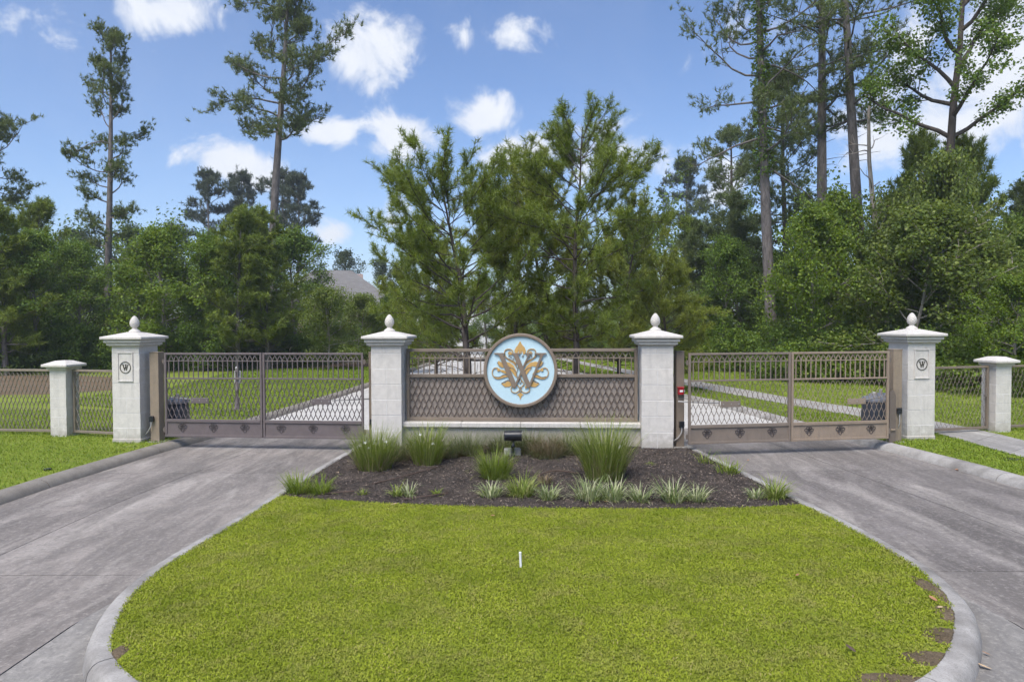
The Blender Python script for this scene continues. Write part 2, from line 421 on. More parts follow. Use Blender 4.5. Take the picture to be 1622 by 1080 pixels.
def m_kerb_dirty():
    t = NT('weathered_kerb_concrete'); g = t.geo_pos(); n = t.noise(g, 3.0, 8, .68); f = t.noise(g, 60, 4, .7)
    c = t.mix(t.ramp(n, [(.3, 0.0), (.75, 1.0)]), (.18, .16, .135), (.29, .268, .238))
    c = t.mix(t.ramp(f, [(.3, .35), (.55, 0.0)]), c, (.1, .09, .075))
    return t.finish(c, .9, t.bump(t.math('ADD', f, n), .35, .006), spec=.2)
M['kerb_dirty'] = m_kerb_dirty()
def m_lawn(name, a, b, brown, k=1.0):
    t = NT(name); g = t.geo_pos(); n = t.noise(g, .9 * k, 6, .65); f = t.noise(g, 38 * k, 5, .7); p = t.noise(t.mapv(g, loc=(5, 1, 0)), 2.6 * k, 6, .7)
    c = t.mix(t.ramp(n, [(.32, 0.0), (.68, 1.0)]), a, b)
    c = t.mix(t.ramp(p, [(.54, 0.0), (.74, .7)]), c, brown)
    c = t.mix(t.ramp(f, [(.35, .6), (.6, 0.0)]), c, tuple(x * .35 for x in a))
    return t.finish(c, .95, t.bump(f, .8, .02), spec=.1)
M['lawn'] = m_lawn('lawn_thatch', (.19, .235, .03), (.26, .305, .042), (.26, .21, .08))
M['lawn_far'] = m_lawn('lawn_far', (.17, .225, .03), (.25, .30, .05), (.24, .21, .08), .5)
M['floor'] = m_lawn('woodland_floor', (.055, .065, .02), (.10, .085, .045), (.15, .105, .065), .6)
M['litter'] = m_lawn('leaf_litter', (.16, .115, .075), (.21, .15, .10), (.11, .10, .04), 1.2)
def m_soil(name, c1, c2, c3):
    t = NT(name); g = t.geo_pos(); n = t.noise(g, 2.2, 7, .68); f = t.noise(g, 48, 6, .75); w = t.noise(t.mapv(g, (1, 1, 1), (3, 7, 0)), 1.2, 5, .6)
    c = t.mix(t.ramp(n, [(.36, 0.0), (.66, 1.0)]), c1, c2); c = t.mix(t.ramp(w, [(.54, 0.0), (.7, .7)]), c, c3)
    c = t.mix(t.ramp(f, [(.35, .7), (.6, 0.0)]), c, tuple(x * .35 for x in c1))
    return t.finish(c, .95, t.bump(f, 1.0, .025), spec=.15)
M['mulch'] = m_soil('mulch', (.055, .046, .041), (.11, .09, .077), (.17, .135, .11))
M['soil'] = m_soil('bare_soil', (.16, .12, .075), (.28, .215, .145), (.09, .075, .04))
M['chip'] = m_leaf('mulch_chips', [(0, (.035, .03, .028)), (.45, (.085, .068, .06)), (.8, (.16, .125, .10)), (1, (.32, .26, .21))], .0, .9, spec=.1)
M['twig'] = m_plain('twig', (.085, .055, .042), .9, .3)
M['deadleaf'] = m_plain('dead_leaf', (.34, .17, .085), .7, .35, 40)
M['paleleaf'] = m_plain('pale_dead_leaf', (.50, .36, .22), .7, .25, 40)
M['bark_pine'] = m_bark('pine_bark', (.09, .079, .073), (.225, .20, .188))
M['bark_dark'] = m_bark('dark_bark', (.05, .042, .036), (.12, .098, .085))
M['bark_grey'] = m_bark('grey_bark', (.13, .115, .10), (.27, .245, .22))
M['bark_pale'] = m_bark('dead_pale_bark', (.25, .215, .185), (.42, .37, .32))
# ------------------------------------------------------------------ the ground, roads, kerbs and paths
def seg_interp(path, y):
    """x of a plan path at the given y (paths run away from the camera)"""
    for (a, b) in zip(path, path[1:]):
        if a[1] <= y <= b[1]: return a[0] + (b[0] - a[0]) * (y - a[1]) / max(1e-6, b[1] - a[1])
    return path[0][0] if y < path[0][1] else path[-1][0]

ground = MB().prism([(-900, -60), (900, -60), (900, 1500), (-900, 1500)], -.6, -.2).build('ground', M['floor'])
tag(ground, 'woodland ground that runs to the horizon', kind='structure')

LK = smooth_path([(-7.78, -4), (-7.78, 6), (-7.75, 10.3), (-7.65, 12), (-7.45, 14), (-7.15, 16), (-7.0, 18.1), (-6.67, 21.8), (-6.16, 28.7), (-5.7, 38.4), (-4.9, 54), (-4.4, 76)])
RK = smooth_path([(8.6, -4), (8.5, 6), (8.22, 10.9), (7.92, 13.3), (7.6, 15.2), (7.22, 17.6), (6.75, 21.0), (6.07, 23.6), (4.9, 29), (3.4, 34.5), (1.6, 41), (.8, 48), (.5, 56), (.5, 76)])
ISL = smooth_path([(-3.05, 14.3), (-3.3, 11.5), (-3.45, 9), (-3.58, 7.5), (-3.6, 6.9), (-3.52, 6.2), (-3.31, 5.59), (-3.08, 5.15), (-2.72, 4.78), (-2.1, 4.4), (-1.2, 4.15),
                   (.1, 4.05), (1.4, 4.15), (2.3, 4.4), (2.92, 4.75), (3.33, 5.14), (3.72, 5.67), (3.95, 6.15), (4.1, 6.8), (4.13, 7.3), (4.1, 8.2), (4.0, 9.3), (3.88, 10.4), (3.68, 12.2), (3.5, 13.7)])
MED_L = smooth_path([(-3.05, 14.3), (-2.95, 16), (-2.6, 20), (-2.3, 25), (-1.9, 30), (-1.3, 33)])
MED_R = smooth_path([(3.5, 13.7), (3.25, 16), (2.75, 20), (2.1, 25), (.9, 30), (0, 33)])
EDGE = smooth_path([(-3.45, 9.95), (-2.9, 9.72), (-1.48, 9.40), (0.1, 9.20), (1.59, 9.12), (3.1, 9.15), (4.05, 9.32)])   # lawn meets the planting bed
isl_front = [p for p in ISL if p[1] < 9.3 or (p[0] < 0 and p[1] < 9.9)]
lawn_poly = isl_front + EDGE[::-1][1:-1]
LAWN = MB().prism(lawn_poly, -.3, 0.0).build('lawn', M['lawn']); tag(LAWN, 'bright green lawn inside the kerbed island', kind='structure')
bed_poly = [p for p in ISL if p[0] < 0 and p[1] >= 9.9] + EDGE[1:-1] + [p for p in ISL if p[0] > 0 and p[1] >= 9.3] + MED_R[1:13] + MED_L[1:13][::-1]
BED = MB().prism(bed_poly, -.3, 0.0).build('mulch_bed', M['mulch']); tag(BED, 'dark mulched planting bed in front of the sign wall', kind='structure')
med_poly = MED_L[12:] + MED_R[12:][::-1]
tag(MB().prism(med_poly, -.3, 0.004).build('median', M['litter']), 'pine straw covered median behind the sign wall', kind='structure')
ll = [p for p in LK if p[1] <= 42]
tag(MB().prism(ll + [(-24, 38), (-30, 36), (-90, 34), (-90, -4)], -.3, 0.0).build('verge', M['lawn_far']), 'mown lawn left of the drive', kind='structure')
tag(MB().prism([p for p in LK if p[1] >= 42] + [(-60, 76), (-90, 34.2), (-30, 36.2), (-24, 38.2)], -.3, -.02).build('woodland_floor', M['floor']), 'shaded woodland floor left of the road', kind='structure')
rl = [p for p in RK if p[1] <= 50]
tag(MB().prism(rl + [(8, 44), (12, 33), (14, 28), (30, 22), (90, 20), (90, -4)], -.3, 0.0).build('verge', M['lawn_far']), 'mown lawn right of the drive', kind='structure')
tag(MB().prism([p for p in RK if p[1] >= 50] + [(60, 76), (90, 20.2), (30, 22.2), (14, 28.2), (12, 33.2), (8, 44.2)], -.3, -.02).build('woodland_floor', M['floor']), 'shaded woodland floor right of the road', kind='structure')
# brown litter strips along the tree lines
def blob(cx, cy, rx, ry, n=26, seed=1, amp=.18):
    r = random.Random(seed); ph = [r.uniform(0, 6.28) for _ in range(4)]
    return [(cx + rx * math.cos(a) * (1 + amp * sum(math.sin((k + 2) * a + ph[k]) for k in range(4)) / 2),
             cy + ry * math.sin(a) * (1 + amp * sum(math.sin((k + 2) * a + ph[k]) for k in range(4)) / 2)) for a in [2 * math.pi * i / n for i in range(n)]]
tag(MB().prism([(-70, 27), (-24, 24.2), (-17, 24.5), (-14.5, 27), (-16, 31), (-22, 34), (-70, 36)], -.05, .006).build('litter_strip', M['litter']), 'brown leaf litter beyond the left fence', kind='structure')
tag(MB().prism([(-26, 37), (-15, 38.6), (-8, 40.4), (-6.2, 41.5), (-6.4, 44), (-30, 42)], -.05, .005).build('litter_strip', M['litter']), 'brown mulch edge below the trees behind the left gate', kind='structure')
tag(MB().prism([(13.2, 29), (16, 25.5), (24, 22.4), (60, 20), (60, 25), (18, 30)], -.05, .005).build('litter_strip', M['litter']), 'brown leaf litter below the trees right', kind='structure')
def soil_mound(cx, cy, rx, ry, seed):
    """lumpy bare earth whose edges sink below the turf"""
    r = np.random.default_rng(seed); n = 30; vs = []
    ph = r.uniform(0, 6.28, 12); fr = r.uniform(6, 60, (12, 2)); am = r.uniform(.3, 1, 12) / np.linalg.norm(fr, axis=1) * 14
    for j in range(n + 1):
        for i in range(n + 1):
            u, v = 2 * i / n - 1, 2 * j / n - 1; x, y = cx + u * rx * 1.3, cy + v * ry * 1.3
            h = sum(am[k] * math.sin(fr[k][0] * x + fr[k][1] * y + ph[k]) for k in range(12)) / 12
            vs.append((x, y, .016 + .02 * h - .03 * (u * u + v * v) ** 1.2 + r.normal(0, .0015)))
    fs = [(j * (n + 1) + i, j * (n + 1) + i + 1, (j + 1) * (n + 1) + i + 1, (j + 1) * (n + 1) + i) for j in range(n) for i in range(n)]
    ok = inside(ISL, [v[0] for v in vs], [v[1] for v in vs]); fs = [f for f in fs if all(ok[i] for i in f)]
    o = MB().add(vs, fs).build('soil_patch', M['soil'], None, True); tag(o, 'lumpy bare soil showing at the lawn edge', kind='structure')
SOIL = [(3.93, 6.25, .09, .42), (3.74, 5.72, .13, .26), (3.46, 5.36, .18, .17), (3.10, 5.02, .22, .12), (2.62, 4.72, .26, .09), (-3.02, 5.12, .06, .2)]
for k, q in enumerate(SOIL): soil_mound(*q, k + 3)

# concrete drives: slabs with recessed joints, a bed below
def drive(name, label, xl, xc, xr, cuts, mats, zt=-.12):
    base = MB().prism([(xl(y) - .1, y) for y in cuts] + [(xr(y) + .1, y) for y in cuts[::-1]], -.25, zt - .018).build(name, M['joint'])
    tag(base, label, kind='structure')
    for i in range(len(cuts) - 1):
        y0, y1 = cuts[i] + .007, cuts[i + 1] - .007
        ys = [y0 + (y1 - y0) * k / 4 for k in range(5)]
        for a, b in ((xl, lambda y: xc(y) - .006), (lambda y: xc(y) + .006, xr)):
            MB().prism([(a(y), y) for y in ys] + [(b(y), y) for y in ys[::-1]], zt - .08, zt).build('slab', mats(ys[2]), base)
    return base
lkx = lambda y: seg_interp(LK, y) + .12
ISL_L = sorted([(p[0], p[1]) for p in ISL if p[0] < 0 and p[1] > 6.9] + MED_L[1:], key=lambda p: p[1])
ISL_R = sorted([(p[0], p[1]) for p in ISL if p[0] > 0 and p[1] > 7.2] + MED_R[1:], key=lambda p: p[1])
def lrx(y): return -3.86 if y < 6.6 else min(-3.45, seg_interp(ISL_L, y) - .1) if y < 9 else seg_interp(ISL_L, y) - .06
def rlx(y): return 4.36 if y < 6.9 else seg_interp(ISL_R, y) + .08
rkx = lambda y: seg_interp(RK, y) - .12
cuts = [-3.5, 2.2, 7.1, 12.0, 16.9, 21.8, 26.7, 31.6]
drive('driveway', 'grey concrete drive leading to the left gate', lkx, lambda y: -5.85 if y < 10 else -5.85 + (y - 10) * .1 if y < 16 else (lkx(y) + lrx(y)) / 2, lrx, cuts, lambda y: M['drive'] if y < 15.6 else M['road'])
drive('driveway', 'grey concrete drive leading to the right gate', rlx, lambda y: 6.3 - max(0, y - 8) * .1 if y < 16 else (rlx(y) + rkx(y)) / 2, rkx, cuts, lambda y: M['drive_r'] if y < 15.6 else M['road'])
cuts2 = [31.6, 36.5, 41.4, 46.3, 51.2, 56.1, 61, 66, 71, 76]
drive('road', 'pale concrete road running on behind the median', lkx, lambda y: (lkx(y) + rkx(y)) / 2, rkx, cuts2, lambda y: M['road'])
MB().prism([(-3.845, -3.5), (4.345, -3.5), (4.345, 6.85), (-3.845, 6.55)], -.24, -.121).build('apron', M['apron'])
tag(bpy.data.objects['apron'], 'pale stained concrete apron round the nose of the island', kind='structure')

def kerb(path, side, label, mat, seg_len=3.05, zt=.012, w=.14, bottom=-.13, face=.10):
    """kerb swept along path; side = +1 when the drive lies right of the direction of travel"""
    root = bpy.data.objects.new('kerb', None); COL.objects.link(root); tag(root, label, kind='structure')
    pts = [np.array(p[:2], float) for p in path]
    d = [0.0]
    for a, b in zip(pts, pts[1:]): d.append(d[-1] + np.linalg.norm(b - a))
    total = d[-1]; nseg = max(1, int(round(total / seg_len)))
    prof = [(-.02, -.16), (-.02, zt - .012), (-.008, zt), (w * .5, zt + .002), (w, zt - .004), (w + face * .35, zt - .022), (w + face * .7, zt - .06), (w + face, bottom - .01), (w + face, -.2)]
    def at(sv):
        i = min(len(d) - 2, max(0, np.searchsorted(d, sv) - 1)); t = (sv - d[i]) / max(1e-9, d[i + 1] - d[i])
        p = pts[i] + (pts[i + 1] - pts[i]) * t
        def raw(v):
            v = min(max(v, 0.0), total); k2 = min(len(d) - 2, max(0, int(np.searchsorted(d, v)) - 1)); return pts[k2] + (pts[k2 + 1] - pts[k2]) * ((v - d[k2]) / max(1e-9, d[k2 + 1] - d[k2]))
        tg = raw(sv + .3) - raw(sv - .3); tg = tg / np.linalg.norm(tg)
        return p, np.array([tg[1], -tg[0]]) * side
    for k in range(nseg):
        s0, s1 = total * k / nseg + .007, total * (k + 1) / nseg - .007
        m = max(3, int((s1 - s0) / .22)); rows = []
        for j in range(m + 1):
            p, nrm = at(s0 + (s1 - s0) * j / m)
            rows.append([(p[0] + nrm[0] * o, p[1] + nrm[1] * o, z) for (o, z) in prof])
        n = len(prof); vs = [v for r_ in rows for v in r_]
        fs = [(j * n + i, j * n + i + 1, (j + 1) * n + i + 1, (j + 1) * n + i) for j in range(m) for i in range(n - 1)]
        fs += [tuple(range(n)), tuple(reversed(range(m * n, m * n + n)))]
        if side > 0: fs = [tuple(reversed(f)) for f in fs]
        o = MB().add(vs, fs).build('kerb_stone', mat, root, smooth=True)
        o.data.set_sharp_from_angle(angle=R(38))
    return root
kerb(ISL, 1, 'rounded concrete kerb round the island', M['kerb'], 3.0, w=.10, face=.085)
kerb([p for p in LK if p[1] < 62], 1, 'weathered concrete kerb along the left drive', M['kerb_dirty'], 3.0, w=.13, face=.16)
kerb([p for p in RK if p[1] < 62], -1, 'concrete kerb along the right drive', M['kerb'], 3.0, w=.13, face=.16)
kerb(MED_L, -1, 'concrete kerb on the left of the median', M['kerb'], 3.0, w=.12, face=.08)
kerb(MED_R, 1, 'concrete kerb on the right of the median', M['kerb'], 3.0, w=.12, face=.08)

# footpath on the right
WL = smooth_path([(9.35, -3), (9.35, 9), (9.35, 12.8), (9.45, 15), (9.1, 18), (8.33, 20.6), (6.96, 26.6), (4.3, 40), (2.7, 50)], 8)
WR = smooth_path([(10.65, -3), (10.65, 9), (10.65, 13.8), (10.68, 16), (10.07, 19.4), (9.1, 22.6), (7.65, 29.9), (5.05, 41), (3.5, 50)], 8)
wroot = MB().prism(WL + WR[::-1], -.1, .003).build('path', M['joint']); tag(wroot, 'pale concrete footpath through the right pedestrian gate', kind='structure')
for i in range(0, len(WL) - 4, 4):
    a, b, c, d_ = [np.array(q) for q in (WL[i], WL[i + 4], WR[i + 4], WR[i])]
    g_ = lambda p, q: tuple(p + (q - p) * (.008 / max(.1, np.linalg.norm(q - p))))
    MB().prism([g_(a, b), g_(b, a), g_(c, d_), g_(d_, c)], -.08, .022).build('paving_slab', M['walk'], wroot)

# ------------------------------------------------------------------ stone pillars
def pine_cone(z0, r=.09, h=.26, n=32, m=22):
    vs = []
    for i in range(m + 1):
        t = i / m; z = z0 + h * t
        prof = (math.sin(math.pi * min(1, (t * .92 + .06)) ** .78)) ** .72 if t < 1 else 0.02
        rr = r * (prof * .98 + .02)
        for k in range(n):
            a = 2 * math.pi * k / n
            sc = abs(math.sin(4 * a + t * 17)) * abs(math.sin(4 * a - t * 17))
            vs.append((rr * (1 + .20 * sc - .06) * math.cos(a), rr * (1 + .20 * sc - .06) * math.sin(a), z))
    fs = [(i * n + k, i * n + (k + 1) % n, (i + 1) * n + (k + 1) % n, (i + 1) * n + k) for i in range(m) for k in range(n)] + [tuple(range(m * n, m * n + n))]
    return vs, fs
_fin = MB(); _fin.box(-.125, .125, -.125, .125, 2.31, 2.345, .008)
_fin.lathe([(.118, 2.34), (.116, 2.36), (.09, 2.385), (.06, 2.405), (.045, 2.425), (.055, 2.442)], 28); _fin.add(*pine_cone(2.435))
FIN = _fin.mesh('finial', M['cap'], True); FIN.set_sharp_from_angle(angle=R(40))
def cap_mesh(steps, fascia, roof, name):
    b = MB()
    for (h, z0, z1) in steps: b.box(-h, h, -h, h, z0, z1, .008)
    h, z0, z1 = fascia; b.box(-h, h, -h, h, z0, z1, .012)
    hi, za = roof; e = h - .015
    b.add([(-e, -e, z1 - .002), (e, -e, z1 - .002), (e, e, z1 - .002), (-e, e, z1 - .002), (-hi, -hi, za), (hi, -hi, za), (hi, hi, za), (-hi, hi, za)],
          [(0, 1, 5, 4), (1, 2, 6, 5), (2, 3, 7, 6), (3, 0, 4, 7), (4, 5, 6, 7)])
    return b.mesh(name, M['cap'])
CAP = cap_mesh([(.355, 2.045, 2.065), (.385, 2.065, 2.118), (.425, 2.122, 2.185)], (.475, 2.19, 2.25), (.14, 2.335), 'cap')
SCAP = cap_mesh([(.245, 1.505, 1.56)], (.315, 1.562, 1.625), (.12, 1.70), 'cap')
HB = .315
def block_mesh(sx, sy, sz, mat, c=.005): return MB().box(-sx / 2, sx / 2, -sy / 2, sy / 2, 0, sz, c).mesh('block', mat)
G_ = .006
BLK_A = block_mesh(HB - G_, 2 * HB - .001, .316 - G_, M['stone']); BLK_B = block_mesh(2 * HB - .001, HB - G_, .316 - G_, M['stone'])
BAND_A = block_mesh(HB - G_, 2 * HB - .001, .149 - G_, M['stone'])
LETTER_W = [[(-1.0, 1.0), (-.36, 1.0), (-.36, .93), (-.52, .90), (-.22, -.35), (-.02, .28), (.10, .28), (-.18, -1.0), (-.30, -1.0), (-.82, .90), (-1.0, .93)],
            [(-.18, 1.0), (.40, 1.0), (.40, .93), (.26, .90), (.42, -.25), (.70, .90), (.55, .93), (.55, 1.0), (1.0, 1.0), (1.0, .93), (.84, .90), (.36, -1.0), (.24, -1.0), (-.06, .90), (-.18, .93)]]
def big_pillar(label, x, y, rz, emblem=False):
    t = thing('stone_pillar', label, 'pillar', (x, y, 0), rz, 'large stone gate pillars')
    MB().box(-HB + .005, HB - .005, -HB + .005, HB - .005, -.2, 2.05).build('core', M['mortar'], t)
    for k in range(6):
        z = k * .316 + G_ / 2
        for s in (-1, 1):
            if k % 2 == 0: link('block', BLK_A, t, (s * HB / 2, 0, z))
            else: link('block', BLK_B, t, (0, s * HB / 2, z))
    for s in (-1, 1): link('block', BAND_A, t, (s * HB / 2, 0, 6 * .316 + G_ / 2))
    link('cap', CAP, t); link('finial', FIN, t)
    if emblem:
        MB().box(-HB - .012, HB + .012, -HB - .012, HB + .012, -.02, .085, .01).build('plinth', M['stone'], t)
        yf = -HB; pl = MB().box(-.150, .150, yf - .004, yf + .02, 1.32, 1.90, .002).build('panel', M['stone'], t)
        fr = MB()
        for (a, b, c, d) in ((-.175, .175, 1.895, 1.925), (-.175, .175, 1.295, 1.325), (-.175, -.150, 1.325, 1.895), (.150, .175, 1.325, 1.895)):
            fr.box(a, b, yf - .02, yf + .01, c, d, .006)
        fr.build('panel_frame', M['stone'], t)
        zc = 1.60
        ring = MB(); pts = [(.118 * math.cos(2 * math.pi * i / 40), zc + .118 * math.sin(2 * math.pi * i / 40)) for i in range(41)]
        ring.ribbon(pts, .014, yf - .014, yf - .003).build('emblem_ring', M['letter_dark'], t)
        w = MB()
        for pl_ in LETTER_W: w.plate([(p[0] * .078, zc + p[1] * .066) for p in pl_], yf - .0135, yf - .003)
        w.build('letter', M['letter_dark'], t)
    return t
WRZ = R(-3.7)
big_pillar('large stone pillar between the left gate and the sign wall', -2.55, 14.22, WRZ)
big_pillar('large stone pillar between the sign wall and the right gate', 2.91, 13.86, WRZ)
big_pillar('large stone pillar with round W emblem left of the left gate', -8.15, 14.75, R(-6.5), True)
big_pillar('large stone pillar with round W emblem right of the right gate', 8.62, 14.72, R(6.6), True)
SB = .2
SBL = block_mesh(SB - .005, 2 * SB - .001, .212 - .005, M['stone'], .004); SBL2 = block_mesh(2 * SB - .001, SB - .005, .212 - .005, M['stone'], .004)
def small_pillar(label, x, y, rz):
    t = thing('small_pillar', label, 'pillar', (x, y, 0), rz, 'small stone fence pillars')
    MB().box(-SB + .004, SB - .004, -SB + .004, SB - .004, -.2, 1.51).build('core', M['mortar'], t)
    for k in range(7):
        for s in (-1, 1):
            if k % 2: link('block', SBL, t, (s * SB / 2, 0, .02 + k * .212))
            else: link('block', SBL2, t, (0, s * SB / 2, .02 + k * .212))
    link('cap', SCAP, t); return t
small_pillar('small stone pillar in the lattice fence left of the left gate', -10.15, 15.45, R(-7))
small_pillar('small stone pillar right of the pedestrian gate', 11.05, 15.55, R(9))

# ------------------------------------------------------------------ lattice work: zigzag strands of expanded metal
def strand_mesh(pitch, half, rows, z0, ph, r, mat, dy=0.0):
    """one zigzag strand: flat strips, sheared like expanded metal so that each leg has its own slope to the light"""
    pts = [((pitch / 2 if (i + ph) % 2 else 0.0), z0 + i * half) for i in range(rows + 1)]
    path = []
    for i, p in enumerate(pts):          # short vertical bond where two strands meet
        q = .12 * half
        if i > 0: path.append((p[0], p[1] - q))
        if i < rows: path.append((p[0], p[1] + q))
    b = MB(); al = R(42); w = r * 1.25; th = r * .45
    for (p, q) in zip(path, path[1:]):
        dx, dz = q[0] - p[0], q[1] - p[1]; l = math.hypot(dx, dz); px_, pz_ = dz / l, -dx / l
        h = (px_ * math.cos(al) * w, math.sin(al) * w, pz_ * math.cos(al) * w); n_ = (px_ * math.sin(al) * th, -math.cos(al) * th, pz_ * math.sin(al) * th)
        ring = lambda c: [(c[0] + sa * h[0] + sb * n_[0], dy + sa * h[1] + sb * n_[1], c[1] + sa * h[2] + sb * n_[2]) for sa, sb in ((-1, -1), (1, -1), (1, 1), (-1, 1))]
        b.add(ring(p) + ring(q), [(0, 1, 5, 4), (1, 2, 6, 5), (2, 3, 7, 6), (3, 0, 4, 7)])
    return b.mesh('lattice_strand', mat)
def lattice(parent, x0, x1, z0, z1, pitch, half, r, mat, y=0.0, skip=None):
    n = max(1, int(round((x1 - x0) / pitch))); pitch = (x1 - x0) / n
    rows = max(2, int(round((z1 - z0) / half))); half = (z1 - z0) / rows
    A = strand_mesh(pitch, half, rows, z0, 0, r, mat, 0.0); B = strand_mesh(-pitch, half, rows, z0, 0, r, mat, .004)
    for i in range(n + 1):
        x = x0 + i * pitch
        if skip and skip(x): continue
        if i < n: link('lattice_strand', A, parent, (x, y, 0))
        if i > 0: link('lattice_strand', B, parent, (x, y, 0))
def pickets(parent, x0, x1, z0, z1, ztop, n, r, mat, y=0.0, skip=None):
    """n bars with pointed arches between them up to the top rail"""
    p = (x1 - x0) / n
    bar = MB().box(-r, r, -r, r, z0, z1, .002).mesh('picket', mat)
    rise = ztop - z1 - .012
    ch = MB().ribbon([(-p / 2, z1), (-p * .27, z1 + rise * .5), (0, z1 + rise)], .015, -r * .8, r * .8).ribbon([(0, z1 + rise), (p * .27, z1 + rise * .5), (p / 2, z1)], .015, -r * .8 - .002, r * .8 + .002).mesh('arch', mat)
    for i in range(n):
        x = x0 + (i + .5) * p
        if not (skip and skip(x)): link('picket', bar, parent, (x, y, 0))
        if i < n - 1 and not (skip and skip(x + p / 2)): link('arch', ch, parent, (x + p / 2, y, 0))

# small foliate ornament used on the gate bottoms (half strokes, mirrored)
ORN = [[(0, .9), (-.18, .78), (-.12, .6), (0, .55)], [(-.1, .62), (-.4, .85), (-.62, .62), (-.45, .42), (-.28, .52)], [(-.08, .38), (-.45, .32), (-.75, .5), (-.98, .3), (-.9, .05), (-.7, .1)],
       [(-.06, .2), (-.4, .1), (-.66, -.12), (-.92, -.1)], [(-.05, .02), (-.3, -.1), (-.5, -.4), (-.72, -.42)], [(0, -.2), (-.2, -.35), (-.32, -.62), (-.16, -.8), (0, -.95)], [(0, .5), (-.12, .2), (0, -.15)], [(-.1, .3), (-.3, .42), (-.1, .5)]]
def ornament_mesh(s, mat):
    b = MB()
    for st in ORN:
        for sg in (1, -1):
            pts = [(sg * p[0] * s, p[1] * s) for p in smooth_path(st, 3)]
            b.ribbon(pts, lambda t: s * .15 * (1 - .55 * abs(2 * t - 1)), -.004 - (.0005 if sg < 0 else 0), .004)
    return b.mesh('ornament', mat)

def gate_leaf(label, x, y, rz, w, mat, orn, latch_side, plate_x, arm_to, hinge_x):
    t = thing('gate_leaf', label, 'gate', (x, y, 0), rz, 'driveway gate leaves')
    d = .025; st = .045
    for (a, b) in ((0, st), (w - st, w)): MB().box(a, b, -d, d, .12, 1.905, .004).build('stile', mat, t)
    MB().box(st, w - st, -d, d, 1.862, 1.905, .004).build('top_rail', mat, t)
    MB().box(st, w - st, -.012, .012, 1.722, 1.742, .002).build('thin_rail', mat, t)
    MB().box(st, w - st, -d, d, 1.345, 1.378, .003).build('middle_rail', mat, t)
    lr = MB().box(st, w - st, -d - .008, d, .435, .495, .004)
    lr.build('lower_rail', mat, t)
    MB().box(st, w - st, -d, d, .12, .165, .004).build('bottom_rail', mat, t)
    MB().box(st - .002, w - st + .002, -.008, .008, .163, .437).build('bottom_panel', mat, t)
    pickets(t, st, w - st, 1.376, 1.74, 1.864, 19, .010, mat)
    lattice(t, st, w - st, .49, 1.35, .106, .139, .0066, mat)
    for k in range(3): link('ornament', orn, t, (st + (w - 2 * st) * (k * 2 + 1) / 6, -.010, .315))
    # operator arm: bracket plate bolted to the leaf, thin arm back to the operator behind the post
    pl = MB().box(plate_x - .20, plate_x + .20, -.052, -.028, .84, .955, .004).build('arm_plate', mat, t)
    for bx in (-.16, 0, .16): MB().lathe([(.011, 0), (.011, .008), (.004, .012)], 8).build('bolt', M['steel'], pl, loc=(plate_x + bx, -.052, .90)).rotation_euler = (R(90), 0, 0)
    MB().tube([(plate_x + (.2 if arm_to > plate_x else -.2), .03, .915), ((plate_x + arm_to) / 2, .10, .92), (arm_to, .28, .93)], .016, 6).build('arm', M['steel'], t)
    for hz in (.27, 1.72): MB().tube([(hinge_x, 0, hz - .05), (hinge_x, 0, hz + .05)], .022, 8).box(hinge_x - .03, hinge_x + .03, -.012, .012, hz - .03, hz + .03, .002).build('hinge', M['bronze_lattice'], t)
    return t
ORN_D = ornament_mesh(.098, M['ornament_dark'])
ang = R(-5.9); LW = 2.165
gx, gy = -7.39, 14.50
dl = Vector((math.cos(ang), math.sin(ang)))
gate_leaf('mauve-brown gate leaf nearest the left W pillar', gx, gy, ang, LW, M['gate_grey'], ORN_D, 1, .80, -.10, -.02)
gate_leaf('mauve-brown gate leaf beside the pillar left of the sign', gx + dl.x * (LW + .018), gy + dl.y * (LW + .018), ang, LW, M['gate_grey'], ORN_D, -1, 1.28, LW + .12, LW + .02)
ang2 = R(8.2); RW = 2.135
gx2, gy2 = 3.44, 13.30
d2 = Vector((math.cos(ang2), math.sin(ang2)))
M['gate_mid'] = m_paint('bronze_paint_part_reflected', (.215, .172, .138), .42, .2)  # gate bronze with a weaker share of the reflected tan in its colour
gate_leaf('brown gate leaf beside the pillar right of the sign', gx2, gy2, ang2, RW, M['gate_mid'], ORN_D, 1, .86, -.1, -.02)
gate_leaf('tan gate leaf nearest the right W pillar', gx2 + d2.x * (RW + .018), gy2 + d2.y * (RW + .018), ang2, RW, M['gate_tan_lit'], ORN_D, -1, 1.40, RW + .05, RW + .02)

def gate_post(label, x, y, rz, h, mat, s=.2, dpth=.2):
    t = thing('gate_post', label, 'post', (x, y, 0), rz, 'square steel gate posts')
    MB().box(-s / 2, s / 2, -dpth / 2, dpth / 2, -.15, h - .02, .006).build('shaft', mat, t)
    MB().box(-s / 2 - .006, s / 2 + .006, -dpth / 2 - .006, dpth / 2 + .006, h - .02, h, .004).build('top_plate', mat, t)
    MB().box(-s / 2 - .07, s / 2 + .07, -dpth / 2 - .07, dpth / 2 + .07, -.15, .016, .012).build('footing', M['kerb'], t)
    return t
gate_post('tall tan steel post against the left W pillar', -7.62, 14.62, R(-6.5), 1.92, M['post_tan'], .20, .20)
gate_post('slim tan steel post behind the pillar left of the sign', -2.93, 14.35, R(-4), 1.91, M['post_tan'], .14, .16)
gate_post('brown steel post with red key box beside the right gate', 3.36, 13.72, R(4), 1.93, M['bronze'], .16, .18)
gate_post('tall tan steel post against the right W pillar', 7.98, 14.22, R(8), 1.93, M['post_tan'], .20, .20)
